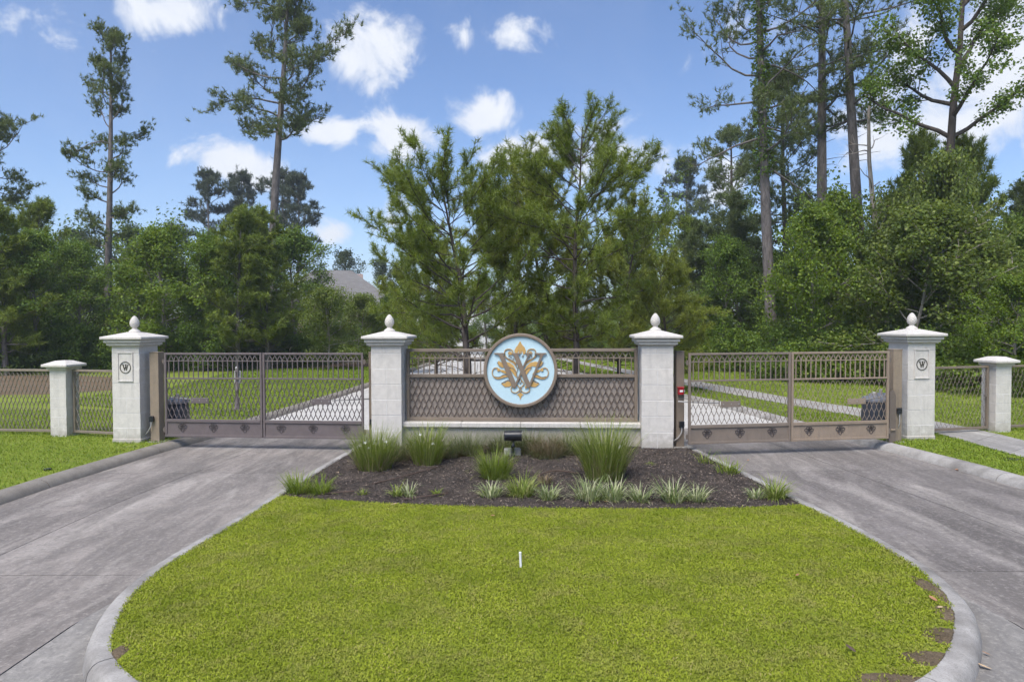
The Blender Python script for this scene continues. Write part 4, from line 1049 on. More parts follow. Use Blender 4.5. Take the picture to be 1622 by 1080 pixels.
# --- broadleaf and background stock
bA = mk(broadleaf(5, 9.0, 3.4, .06, 26, 46, .155, .52, .15, 'round', M['leaf_bright'], sub=7), 9.0)
bB = mk(broadleaf(8, 10.0, 3.2, .08, 26, 46, .145, .52, .15, 'round', M['leaf_mid'], sub=7), 10.0)
bC = mk(broadleaf(13, 8.0, 3.0, .05, 24, 42, .145, .50, .13, 'cone', M['leaf_dark'], sub=7), 8.0)
bD = mk(broadleaf(17, 6.5, 2.6, .12, 22, 42, .12, .48, .08, 'round', M['leaf_olive'], sub=7, bark=M['bark_pale']), 6.5)
bF = mk(broadleaf(19, 14.0, 4.2, .25, 18, 18, .26, .6, .2, 'round', M['leaf_far'], sub=5, group='far broadleaf trees'), 14.0)
yD = mk(young_pine(41, 9.0, 2.7, .12, 20, .27, .034, .13, .38, .45, M['needle_dark'], dens=1.15, dead=8, bark=M['bark_pine'], group='dark young pines of the wood'), 9.0)
yM = mk(young_pine(43, 9.0, 2.6, .14, 20, .27, .034, .13, .40, .5, M['needle_mid'], dens=1.1, dead=6, bark=M['bark_pine'], group='green young pines of the wood'), 9.0)
sA = mk(shrub(3, 2.0, 2.3, 280, 40, .11, M['leaf_dark']), 2.3)
sB = mk(shrub(4, 2.2, 2.6, 300, 40, .11, M['leaf_mid']), 2.6)
sC = mk(shrub(6, 1.8, 2.2, 260, 40, .11, M['leaf_bright']), 2.2)
fP = mk(tall_pine(51, 17, .55, 3.0, 22, .2, 14, .42, .06, (0, 0), M['needle_far'], M['bark_grey'], 'far pines on the skyline', None, 4, 5, 7), 17)

# --- left side, from the frame edge inwards
put(yM, 8, 34, 'young pine at the left edge of the photo', 330, .3, 1.2)
put(bB, 62, 36, 'mid green tree behind the left small pillar', 355, 1.0)
put(bB, 118, 38, 'leafy tree left of the tall bare trunked pine', 372, 2.0, .8)
put(yM, 48, 40, 'green pine second from the left edge of the wood', 322, 2.2)
put(bC, 150, 42, 'dark tree around the foot of the tall left pine', 392, 4.1)
put(bA, 262, 37, 'bright broad leafed tree above the left W pillar', 352, .5, 1.05)
put(bB, 318, 37, 'mid green tree behind the left gate, left of the thin trunks', 356, 3.3)
put(yM, 376, 36.5, 'bushy pine with thin grey trunk behind the left gate', 338, 1.3, 1.2)
put(yM, 424, 37.5, 'bushy pine right of the thin trunked one behind the left gate', 332, 4.4, 1.15)
put(bB, 476, 42, 'round leafy tree below the leaning tall pine', 352, 5.0, 1.05)
put(bD, 520, 37.5, 'olive small tree with pale forked stems behind the left gate', 452, .7, 1.1)
put(bD, 566, 41, 'olive small tree nearest the pillar left of the sign', 462, 2.9, 1.1)
put(bA, 218, 44, 'bright tree between the tall pine and the W pillar', 395, 3.0)
put(bB, 20, 44, 'leafy tree low at the left frame edge', 380, 5.5)
put(yM, 640, 36, 'green pine left of the median group', 400, 2.6)
put(bC, 600, 52, 'dark tree behind the pillar left of the sign', 455, .9)
put(bB, 772, 58, 'mid green tree far behind the median, hiding the white house', 432, .3)
put(bD, 700, 62, 'olive tree far behind the median left of the white house front', 455, 1.1, 1.2)
# far skyline on the left
put(fP, 335, 82, 'far pine on the skyline left of the leaning pine', 278, .2)
put(fP, 385, 86, 'far pine just left of the leaning pine trunk', 280, 1.9)
put(fP, 474, 84, 'far pine right of the leaning pine trunk', 282, 3.4)
put(fP, 452, 92, 'far pine behind the leaning pine trunk', 276, 5.0)
put(bF, 200, 70, 'hazy sparse tree right of the tall left pine', 345, .4)
put(bF, 128, 72, 'hazy tree left of the tall left pine', 350, 2.0)
put(bF, 285, 76, 'hazy tree above the left W pillar', 345, 4.0)
put(bF, 545, 95, 'far hazy tree above the grey roof', 388, 1.2)
put(bF, 610, 90, 'far hazy tree right of the grey roof', 405, 3.0)
put(fP, 1085, 85, 'far pine on the skyline right of the median pines', 258, 2.6)
put(bF, 1030, 88, 'far hazy tree behind the right median pine', 330, 5.1)
# --- right side
put(yD, 1090, 40, 'dark young pine left of the ivy clad trunk', 352, 1.7, 1.1)
put(bB, 1135, 37, 'mid green tree above the right gate, left of the ivy trunk', 365, 2.4)
put(yD, 1172, 41, 'dark pine just left of the ivy clad trunk', 318, 3.9, 1.1)
put(yM, 1010, 42, 'pine between the round sign and the right pillar, far', 350, 5.5)
put(bA, 1290, 30, 'bright broadleaf tree over the right gate', 318, 4.6, .85)
put(bA, 1325, 33, 'bright broadleaf tree with top above the others by the right gate', 296, 2.0, .7)
put(bC, 1240, 36, 'dark tree right of the ivy clad trunk base', 372, 5.7)
put(bB, 1395, 32, 'mid green tree behind the right W pillar', 345, .9)
put(bD, 1440, 27, 'grey green tree above the right W pillar', 322, 1.5, 1.1)
put(yM, 1448, 33, 'feathery pine below the sweetgum limbs', 215, 2.7, .75)
put(bD, 1478, 28.5, 'tall thin grey green tree in front of the sweetgum trunk', 235, 2.1, .62)
put(bD, 1425, 31, 'grey green tree right of the pale dead tree', 290, 3.4, .7)
put(bB, 1590, 30, 'mid green tree above the right small pillar', 330, 2.2, .8)
put(yM, 1545, 33, 'feathery pine right of the sweetgum trunk', 225, 5.0, .8)
put(bA, 1610, 23, 'bright leafy tree at the right frame edge', 428, 3.6, 1.05)
put(bD, 1560, 27, 'grey green tree behind the right small pillar', 372, 4.9, 1.1)
put(yD, 1612, 31, 'dark pine at the right frame edge', 300, 1.1)
put(bB, 1500, 35, 'mid green tree below the sweetgum', 380, 3.9)
put(bB, 1215, 46, 'mid green tree deep behind the right gate', 388, 1.6)
put(bC, 1350, 44, 'dark tree deep between the tall bare trunks', 400, 3.5)

# understory: shrubs along the edge of the wood
shr = [(sA, -6, 35), (sB, 40, 37), (sA, 95, 36.5), (sA, 140, 38), (sB, 185, 38), (sA, 235, 39), (sB, 280, 38.5), (sA, 325, 40), (sB, 345, 38.8), (sA, 395, 40), (sA, 440, 41), (sB, 470, 41), (sA, 500, 44),
       (sA, 545, 50), (sB, 590, 52), (sA, 640, 52), (sC, 1100, 36), (sA, 1140, 38), (sB, 1180, 36), (sA, 1218, 37), (sB, 1262, 30), (sC, 1305, 29), (sA, 1340, 31), (sB, 1372, 29.5), (sA, 1410, 30), (sA, 1455, 27), (sB, 1500, 26),
       (sA, 1540, 25.5), (sC, 1590, 24), (sA, 1625, 26), (sA, 1060, 46), (sB, 1010, 50), (sA, 960, 54), (sB, 900, 58), (sA, 845, 60)]
names_ = {id(sA): 'dark green shrub', id(sB): 'mid green shrub', id(sC): 'bright green shrub'}
order = sorted(range(len(shr)), key=lambda i: shr[i][1]); nth = {}
ORD = ['first', 'second', 'third', 'fourth', 'fifth', 'sixth', 'seventh', 'eighth', 'ninth', 'tenth', 'eleventh', 'twelfth', 'thirteenth', 'fourteenth', 'fifteenth', 'sixteenth', 'seventeenth', 'eighteenth', 'nineteenth']
for i in order:
    s, px, Z = shr[i]; lft = px < 700; key = (id(s), lft); nth[key] = nth.get(key, 0) + 1
    put(s, px, Z, f"{names_[id(s)]} at the wood's foot, {ORD[nth[key] - 1]} of its colour {'left' if lft else 'right'} of the sign", None, rng.uniform(0, 6), rng.uniform(.85, 1.25))

# --- tall pines
def low_prof(u): return .55 + .45 * math.sin(math.pi * (u * .9))
t1 = mk(tall_pine(61, 21.5, .34, 2.5, 30, .26, 17, .25, .036, (.55, 0), M['needle_dark'], None, sub=8, puff=8, prof=lambda u: .62 + .45 * math.sin(math.pi * u) + .12 * math.sin(19 * u)), 21.5)
put(t1, 171, 42, 'very tall slim pine standing alone on the left', 66)
t2 = mk(tall_pine(67, 21.5, .57, 3.4, 34, .30, 17, .27, .036, (.7, 0), M['needle_dark'], None, sub=9, puff=8, curve=-.25), 21.5)
put(t2, 437, 47, 'tall leaning pine with bare lower trunk above the left gate', -42)
t0 = mk(tall_pine(71, 15, .55, 3.2, 24, .22, 17, .26, .036, (0, 0), M['needle_dark'], None, sub=6, puff=9), 15)
put(t0, -14, 41, 'broad dark pine crown cut by the left frame edge', 180)
t3 = mk(tall_pine(73, 26, .40, 4.4, 44, .30, 16, .25, .032, (-1.6, 0), M['needle_dark'], None, sub=6, puff=9, ivy=(.38, .85, 420)), 26)
put(t3, 1231, 34, 'tall pine with ivy climbing its trunk above the right gate', None)
t4 = mk(tall_pine(79, 27, .47, 3.8, 38, .32, 16, .25, .034, (-.8, 0), M['needle_dark'], None, sub=5, puff=8, stubs=12), 27)
put(t4, 1312, 36, 'tall straight bare trunked pine right of the ivy clad one', None)
put(t4, 1383, 35, 'tall bare trunk nearest the pale dead tree', None).rotation_euler = (0, R(-3.4), 0)
t6 = mk(tall_pine(83, 16.5, .42, 3.3, 32, .22, 16, .28, .038, (-.4, 0), M['needle_dark'], M['bark_dark'], sub=6, puff=9), 16.5)
put(t6, 1248, 45, 'shorter dark pine between the ivy trunk and the straight trunk', 128)
put(t6, 1150, 60, 'dark pine seen left behind the ivy clad trunk', 215, 2.2)
# pale dead snag
def snag():
    rnd = np.random.default_rng(5); w = MB(); tr = [np.array(p, float) for p in ((0, 0, -.3), (-.05, 0, 3), (-.5, 0, 6), (-.75, .1, 8), (-.95, .1, 10), (-1.0, .1, 12.2), (-.85, .1, 13.6))]
    limb(w, tr, .17, .05, 8)
    for k in range(9):
        p, d = at_t(tr, rnd.uniform(.45, .95)); az = rnd.uniform(0, 6.28); b = grow(p, (math.cos(az), math.sin(az), rnd.uniform(-.1, .5)), rnd.uniform(.8, 2.2), 5, rnd, .25); limb(w, b, .035, .008, 5)
        for _ in range(2):
            q, dq = at_t(b, rnd.uniform(.4, .9)); limb(w, grow(q, side_dir(dq, rnd, .8, .1), rnd.uniform(.3, .8), 3, rnd, .25), .012, .004, 3)
    t = thing('dead_tree', 'pale dead tree with broken top between the tall trunks right', 'tree', (X(1408, 32), 32, 0)); w.build('trunk', M['bark_pale'], t, True)
snag()
# sweetgum with open spreading limbs at the upper right
def sweetgum():
    rnd = np.random.default_rng(12); w = MB(); tr = [np.array(p, float) for p in ((0, 0, -.3), (.1, 0, 4), (.2, 0, 7), (.35, 0, 9), (.55, .1, 11.5), (.8, .1, 14), (1.0, .2, 17), (1.1, .2, 20))]
    limb(w, tr, .26, .05, 9); C = []
    limbs = [(.50, (-1, .1, .55), 4.2), (.50, (1, -.1, .62), 5.2), (.55, (.2, -1, .5), 3.5), (.62, (-.8, .4, .8), 3.6), (.66, (.9, .3, .7), 4.4), (.7, (-1, -.3, .6), 3.6), (.75, (.6, -.8, .7), 3.4), (.8, (1, .2, .6), 3.6), (.84, (-.9, .2, .8), 3.0), (.9, (.5, .4, 1), 2.6), (.95, (-.4, -.4, 1), 2.4), (.58, (-.3, 1, .6), 3.6), (.98, (.2, 0, 1), 2)]
    for (t_, d_, L_) in limbs:
        p, _ = at_t(tr, t_); b = grow(p, d_, L_, 7, rnd, .14, .25); limb(w, b, .10, .02, 6)
        for s in range(9):
            q, dq = at_t(b, .25 + .75 * (s + rnd.random()) / 9); b2 = grow(q, side_dir(dq, rnd, rnd.uniform(.5, 1.2), .3), rnd.uniform(.6, 1.5), 4, rnd, .2, .1); limb(w, b2, .025, .006, 4)
            for _ in range(6): C.append(at_t(b2, rnd.uniform(.25, 1))[0] + rnd.normal(0, .15, 3))
    V, F = leaf_cloud(C, None, 34, .42, .135, rnd)
    t = tree_thing('sweetgum_tree', 'tree', 'open sweetgum with forked limbs against the big cloud, upper right', w, M['bark_dark'], V, F, M['leaf_mid'], None)
    t.location = (X(1487, 29), 29, 0)
sweetgum()
# a bough that reaches into the top of the frame left of the ivy pine belongs to a pine further right and nearer

# far wood that closes the view: one mass
def far_wood():
    rnd = np.random.default_rng(77); C = []
    for (x0, x1, y0, y1, h0, h1, n) in ((-75, -19, 48, 70, 4, 11.5, 2200), (-19, -7, 60, 76, 1.5, 5, 350), (-110, -60, 34, 60, 3, 11, 500), (8, 80, 46, 66, 5, 14, 2200), (26, 80, 27, 46, 3, 12, 900), (-30, 40, 95, 120, 3, 12, 700), (-4, 8, 80, 95, 2, 7, 300)):
        x = rnd.uniform(x0, x1, n); y = rnd.uniform(y0, y1, n); hh = h0 + (h1 - h0) * (.5 + .5 * np.sin(x * .8 + y * .35) * np.cos(x * .33 - y * .7))
        C.append(np.stack([x, y, hh * rnd.uniform(0.02, 1, n) ** .8], 1))
    C = np.concatenate(C); V, F = leaf_cloud(C, None, 40, 1.15, .26, rnd); o = link('far_wood', np_mesh('far_wood', V, F, M['leaf_dark'])); tag(o, 'dense dark wood closing the view behind the trees', 'wood', kind='stuff')
far_wood()
# ------------------------------------------------------------------ houses seen between the trees
def m_shingle():
    t = NT('grey_brown_shingles'); g = t.tc.outputs['Object']; n = t.noise(g, 6, 5, .6); s = t.noise(t.mapv(g, (1.5, 1.5, 7)), 1.0, 3)
    c = t.mix(n, (.145, .14, .138), (.22, .212, .208)); c = t.mix(t.ramp(s, [(.4, .35), (.6, 0)]), c, (.11, .10, .095)); return t.finish(c, .9, t.bump(s, .4, .02), spec=.15)
M['roof'] = m_shingle(); M['roof_slate'] = m_plain('slate_roof', (.13, .14, .17), .8, .2, 4)
M['brick_pink'] = m_plain('pale_pink_brick', (.45, .33, .29), .9, .15, 12); M['wall_white'] = m_plain('white_render', (.74, .74, .74), .8, .05, 3); M['glass'] = m_plain('window_glass', (.05, .06, .08), .12, .2, 2, .0)
def house(label, x, y, rz, w, d, h, rise, wallm, roofm, wins, hip=True):
    t = thing('house', label, 'house', (x, y, -.2), rz, 'houses behind the trees')
    MB().box(-w / 2, w / 2, -d / 2, d / 2, 0, h).build('wall', wallm, t)
    e = .5; a = (-w / 2 - e, -d / 2 - e); rg = w / 2 - (d / 2 if hip else 0)
    rf = MB().add([(-w / 2 - e, -d / 2 - e, h), (w / 2 + e, -d / 2 - e, h), (w / 2 + e, d / 2 + e, h), (-w / 2 - e, d / 2 + e, h), (-rg, 0, h + rise), (rg, 0, h + rise)], [(0, 1, 5, 4), (1, 2, 5), (2, 3, 4, 5), (3, 0, 4), (3, 2, 1, 0)]).build('roof', roofm, t)
    MB().box(-.35, .35, -.3, .3, h + rise * .3, h + rise * .95, .02).build('chimney', wallm, rf, loc=(w * .22, d * .3, 0))
    for (cx, cz, ww, wh) in wins:
        f = MB().box(cx - ww / 2 - .08, cx + ww / 2 + .08, -d / 2 - .05, -d / 2 + .02, cz - wh / 2 - .08, cz + wh / 2 + .08, .01).build('window', M['white'], t)
        MB().box(cx - ww / 2, cx + ww / 2, -d / 2 - .065, -d / 2 - .04, cz - wh / 2, cz + wh / 2).build('pane', M['glass'], f)
    return t
house('house with grey brown hipped roof left of the median pines', X(520, 72), 74, R(12), 13, 9, 4.6, 3.9, M['brick_pink'], M['roof'], [(-4, 1.7, 1.2, 1.5), (-1, 1.7, 1.2, 1.5), (3, 1.7, 1.2, 1.5)])
house('white house behind the median pines', X(735, 82), 86, R(-6), 11, 9, 4.9, 2.4, M['wall_white'], M['roof_slate'], [(-4, 1.7, 1.1, 1.6), (-1.5, 1.7, 1.1, 1.6), (1.5, 1.7, 1.1, 1.6), (4, 1.7, 1.1, 1.6), (-4, 3.9, 1.0, .9), (0, 3.9, 1.0, .9), (4, 3.9, 1.0, .9)])
house('pale house glimpsed through the trees on the far left', X(290, 62), 66, R(20), 12, 9, 5.2, 2.6, M['wall_white'], M['roof_slate'], [(-3, 1.8, 1.2, 1.5), (3, 1.8, 1.2, 1.5)])
# parked car glimpsed beside the road behind the left gate
# ------------------------------------------------------------------ planting in the bed
M['blade'] = m_leaf('ornamental_grass', [(0, (0.125, 0.180, 0.026)), (.55, (0.237, 0.300, 0.050)), (.9, (0.362, 0.396, 0.120)), (1, (0.475, 0.396, 0.216))], .3)
M['blade_lime'] = m_leaf('lime_grass', [(0, (0.112, 0.175, 0.018)), (.6, (0.203, 0.273, 0.029)), (1, (0.300, 0.350, 0.065))], .3)
M['blade_grey'] = m_leaf('grey_green_grass', [(0, (0.081, 0.115, 0.039)), (.6, (0.142, 0.176, 0.065)), (1, (0.216, 0.230, 0.117))], .3)
M['blade_dry'] = m_leaf('dry_grass', [(0, (.12, .085, .05)), (.6, (.22, .16, .10)), (1, (.32, .25, .16))], .2)
M['blade_cream'] = m_leaf('variegated_leaf', [(0, (.12, .19, .055)), (.35, (.24, .30, .11)), (.65, (.42, .45, .24)), (1, (.58, .57, .38))], .25)
M['petal'] = m_plain('white_petal', (.8, .8, .76), .6, .05)
def blades(n, R0, h, w, rnd, bend=.6, upright=.5, seg=4, hvar=.6, tip=.05):
    """arching grass blades as tapered strips"""
    az = rnd.uniform(0, 2 * np.pi, n); rr = R0 * np.sqrt(rnd.uniform(0, 1, n)); az2 = az + rnd.normal(0, .5, n)
    P = np.stack([rr * np.cos(az), rr * np.sin(az), np.full(n, -.02)], 1)
    out = np.stack([np.cos(az2), np.sin(az2), np.zeros(n)], 1); L_ = h * rnd.uniform(1 - hvar, 1.08, n)
    lean = np.abs(rnd.normal(0, .55, n)) * (1 - upright) + .03; bd = bend * rnd.uniform(.3, 1.2, n)
    sd = np.stack([-np.sin(az2), np.cos(az2), np.zeros(n)], 1); tw = rnd.uniform(-1, 1, n)[:, None]; sd = unit(sd + out * tw * .8)
    rows = []
    for i in range(seg + 1):
        t = i / seg; th = lean + bd * t * t * 1.3
        rows.append((th, t))
    V = np.zeros((n, (seg + 1) * 2, 3)); pos = P.copy()
    for i, (th, t) in enumerate(rows):
        if i: pos = pos + (out * np.sin(th)[:, None] + np.array([0, 0, 1]) * np.cos(th)[:, None]) * (L_ / seg)[:, None]
        ww = w * (1 - t ** 1.6 * (1 - tip)) * (.55 + .45 * min(1, t * 3))
        V[:, 2 * i] = pos - sd * ww / 2; V[:, 2 * i + 1] = pos + sd * ww / 2
    base = (np.arange(n) * (seg + 1) * 2)[:, None, None]; q = np.array([[2 * i, 2 * i + 1, 2 * i + 3, 2 * i + 2] for i in range(seg)])[None]
    return V.reshape(-1, 3), (base + q).reshape(-1, 4)
def clump(label, name, px, Z, mat, n, R0, h, w, seed, bend, upright, group, mat2=None, n2=0, flowers=0):
    rnd = np.random.default_rng(seed); t = thing(name, label, 'grass' if name == 'grass_clump' else 'plant', (X(px, Z), Z, 0), 0, group)
    V, F = blades(n, R0, h, w, rnd, bend, upright); link('leaf_tuft', np_mesh('leaf_tuft', V, F, mat), t)
    if n2:
        V, F = blades(n2, R0 * 1.08, h * .62, w, rnd, bend * 1.5, upright * .6); link('dry_tuft', np_mesh('dry_tuft', V, F, mat2), t)
    for k in range(flowers):
        a = rnd.uniform(0, 6.28); r_ = R0 * rnd.uniform(.4, 1.2); f = MB()
        for j in range(5):
            b = 2 * math.pi * j / 5; f.add([(0, 0, 0), (.016 * math.cos(b - .4), .016 * math.sin(b - .4), .008), (.028 * math.cos(b), .028 * math.sin(b), .012), (.016 * math.cos(b + .4), .016 * math.sin(b + .4), .008)], [(0, 1, 2, 3)])
        o = f.build('flower', M['petal'], t, loc=(r_ * math.cos(a), -abs(r_ * math.sin(a)) - .08, h * rnd.uniform(.45, .85))); o.rotation_euler = (R(60), 0, 0)
    return t
OG = 'tall ornamental grasses in the bed'
clump('tall green grass clump at the left end of the bed by the pillar', 'grass_clump', 592, 11.75, M['blade'], 950, .28, .84, .010, 1, .55, .55, OG, M['blade_dry'], 250, 3)
clump('tall upright green grass clump left of the spotlight', 'grass_clump', 675, 12.15, M['blade'], 850, .24, .84, .010, 2, .5, .6, OG, M['blade_dry'], 160, 3)
clump('largest dark green grass clump, right part of the bed', 'grass_clump', 957, 10.95, M['blade'], 1300, .29, 1.08, .010, 3, .5, .62, OG, M['blade_dry'], 200, 2)
clump('yellow green grass clump in front of the spotlight', 'grass_clump', 783, 11.0, M['blade_lime'], 560, .20, .60, .010, 4, .75, .5, OG, M['blade'], 250)
clump('wispy grey green grass against the wall left of the spotlight', 'grass_clump', 738, 13.05, M['blade_grey'], 900, .30, .62, .006, 5, .8, .35, OG, M['blade_dry'], 300)
clump('wispy grass directly behind the spotlight', 'grass_clump', 795, 13.25, M['blade_grey'], 700, .24, .60, .006, 6, .8, .35, OG, M['blade_dry'], 250)
clump('half dry tan grass clump right of the spotlight', 'grass_clump', 866, 12.75, M['blade_dry'], 900, .26, .55, .006, 7, .95, .3, OG, M['blade_grey'], 500)
clump('grey green grass clump right of the half dry one', 'grass_clump', 898, 13.05, M['blade_grey'], 900, .26, .60, .006, 8, .85, .35, OG, M['blade_dry'], 250)
clump('wispy grass just right of the spotlight by the wall', 'grass_clump', 838, 13.2, M['blade_grey'], 800, .24, .62, .006, 9, .8, .35, OG, M['blade_dry'], 250)
clump('wispy grass between the two tall clumps left', 'grass_clump', 708, 12.75, M['blade_grey'], 600, .20, .50, .006, 10, .9, .35, OG, M['blade_dry'], 350)
clump('thin grass at the foot of the pillar left of the sign', 'grass_clump', 628, 12.5, M['blade_grey'], 500, .22, .62, .006, 11, .7, .4, OG, M['blade_dry'], 250)
LG = 'low strap leaved plants along the bed edge'
low = [(470, 10.1, .19, .30, 'blade_lime', 150, 'lime green strap leaved plant at the left tip of the bed'), (505, 10.05, .17, .25, 'blade_lime', 110, 'pale lime plant second from the left tip of the bed'), (572, 9.95, .06, .10, 'blade_lime', 30, 'tiny lime seedling right of the two lime plants'),
       (627, 9.85, .08, .20, 'blade', 36, 'small dark green strap plant, left of a pale one'), (646, 9.85, .08, .19, 'blade_cream', 40, 'small pale variegated plant beside the small dark one'), (692, 9.92, .08, .11, 'blade_lime', 36, 'very small lime plant alone in the mulch'),
       (776, 9.8, .17, .23, 'blade_cream', 80, 'variegated plant at the foot of the yellow green grass'), (826, 9.85, .20, .30, 'blade', 130, 'green strap plant right of the yellow green grass'), (870, 9.65, .15, .22, 'blade_cream', 90, 'cream plant right of the green strap plant'), (862, 10.6, .12, .16, 'blade_dry', 60, 'withered tuft behind the cream plant'),
       (932, 9.62, .19, .30, 'blade_cream', 120, 'cream variegated plant at the left foot of the largest grass'), (971, 9.6, .19, .26, 'blade_cream', 120, 'cream variegated plant at the right foot of the largest grass'), (1015, 9.55, .14, .22, 'blade_cream', 90, 'cream variegated plant third from the largest grass'), (1067, 9.5, .17, .29, 'blade_cream', 120, 'bigger cream variegated plant, fourth along the right edge'), (1105, 9.5, .12, .22, 'blade_cream', 80, 'cream variegated plant, fifth along the right edge'),
       (1198, 9.65, .10, .17, 'blade_cream', 50, 'small pale plant at the right tip of the bed'), (1229, 9.65, .15, .28, 'blade', 110, 'green strap plant at the right tip of the bed'), (1155, 11.3, .22, .26, 'blade_lime', 70, 'loose weedy grass beside the right kerb of the bed'), (1118, 12.1, .15, .24, 'blade_lime', 30, 'sparse weed stalks near the right gate post'), (1030, 12.0, .12, .05, 'blade_lime', 50, 'flat green weed right of the largest grass')]
for i, (px, Z, r_, h, mm, n, lab) in enumerate(low): clump(lab, 'strap_plant', px, Z, M[mm], int(n * 1.4), r_ * .75, h * 1.5, .016 if mm in ('blade_cream', 'blade') else .013, 100 + i, 1.1, .25, LG, M['blade'], n // 4)

# mulch chips, one mass
def scatter(poly, n, rnd):
    a = np.array([p[:2] for p in poly]); lo = a.min(0); hi = a.max(0); out = np.zeros((0, 2))
    while len(out) < n:
        q = rnd.uniform(lo, hi, (n * 2, 2)); out = np.concatenate([out, q[inside(poly, q[:, 0], q[:, 1])]])
    return out[:n]
def chips():
    rnd = np.random.default_rng(9); P = scatter([p for p in bed_poly if p[1] < 14.2], 42000, rnd); n = len(P); a = rnd.uniform(0, 6.28, n); L_ = rnd.uniform(.008, .036, n)[:, None]; w = rnd.uniform(.004, .013, n)[:, None]
    d = unit(np.stack([np.cos(a), np.sin(a), rnd.normal(0, .3, n)], 1)); s = unit(np.cross(d, rnd.normal(0, .4, (n, 3)) + np.array([0, 0, 1]))); c = np.concatenate([P, rnd.uniform(.002, .022, (n, 1))], 1)
    V = np.stack([c - d * L_ / 2 - s * w / 2, c + d * L_ / 2 - s * w / 2, c + d * L_ / 2 + s * w / 2, c - d * L_ / 2 + s * w / 2], 1).reshape(-1, 3)
    tag(link('mulch_chips', np_mesh('mulch_chips', V, np.arange(n * 4).reshape(-1, 4), M['chip'])), 'loose dark bark chips over the planting bed', 'mulch', kind='stuff')
chips()
# twigs and fallen leaves
for lab, pts in (('long dark twig lying in the mulch left of the spotlight', [(-2.18, 10.55, .02), (-1.75, 11.0, .04), (-1.3, 11.75, .03)]), ('thick short stick at the front edge of the bed', [(-1.55, 9.6, .02), (-1.2, 9.75, .03), (-.95, 9.95, .02)]),
                 ('thin bent twig behind the withered tuft', [(.35, 11.0, .02), (.7, 11.3, .05), (1.1, 11.2, .02)]), ('short twig by the lime plants', [(-2.75, 9.95, .02), (-2.35, 10.05, .03)])):
    o = MB().tube(smooth_path(pts, 4) if len(pts) > 2 else pts, .011, 5).build('twig', M['twig']); tag(o, lab, 'twig', 'twigs in the bed')
def dead_leaf(label, px, py, s, mat, z=.03, base=0.0):
    Z = (EYE - base) * 1081 / (py - 512 + .004 * (px - 811)); b = MB(); r = random.Random(px)
    out = [(-1, 0), (-.55, .42), (.1, .5), (.7, .3), (1, 0), (.6, -.34), (0, -.5), (-.6, -.4)]
    vs = [(p[0] * s, p[1] * s * .7, .35 * s * (p[1] * p[1] + .3 * p[0] * p[0])) for p in out] + [(0, 0, 0)]
    b.add(vs, [(i, (i + 1) % 8, 8) for i in range(8)]); o = b.build('dead_leaf', mat, None, False, (X(px, Z), Z, base + z)); o.rotation_euler = (R(r.uniform(-12, 25)), R(r.uniform(-15, 15)), r.uniform(0, 6)); tag(o, label, 'leaf', 'fallen dead leaves')
for a in (('orange brown dead leaf on the right of the island lawn', 1266, 922, .055, M['deadleaf'], .05), ('brown dead leaf on the lawn below the bed, near the middle', 779, 824, .05, M['deadleaf'], .05), ('pale dead leaf on the lawn edge left of the middle', 622, 805, .05, M['paleleaf'], .05),
          ('orange leaf on bare soil inside the right kerb', 1483, 957, .05, M['deadleaf'], .03), ('pale orange leaf on bare soil, lower of two', 1494, 971, .04, M['paleleaf'], .03), ('grey brown leaf near the bottom right of the lawn', 1352, 1043, .05, M['twig'], .05),
          ('tan leaf in the mulch at the left end of the bed', 533, 751, .055, M['paleleaf'], .02), ('orange leaf in the mulch near the front edge', 960, 798, .05, M['deadleaf'], .02), ('pale leaf in the mulch right of a tall grass clump', 645, 745, .05, M['paleleaf'], .02)): dead_leaf(*a)
for a in (('orange leaf on the right drive by the kerb', 1520, 746, .07, M['deadleaf'], .02, -.12), ('brown leaf on the right drive by the kerb', 1533, 749, .06, M['deadleaf'], .02, -.12), ('small orange leaf on the right drive below the gate', 1186, 731, .045, M['deadleaf'], .02, -.12),
          ('pale leaf lying on the apron at the lower right', 1564, 1065, .06, M['paleleaf'], .02, -.12), ('dark red leaf on the apron at the lower right', 1569, 1044, .035, M['deadleaf'], .02, -.12)): dead_leaf(*a)
# drain cover on the right verge, dark valve lid on the left verge
o = MB().prism(blob(9.02, 12.25, .14, .12, 16, 4, .05), 0, .02).build('valve_cover', M['black']); tag(o, 'small black irrigation lid in the right verge', 'lid', 'irrigation lids in the grass')
o = MB().prism(blob(-8.02, 11.72, .06, .06, 12, 5, .05), 0, .03).build('valve_cover', M['black']); tag(o, 'small black irrigation lid in the left verge', 'lid', 'irrigation lids in the grass')

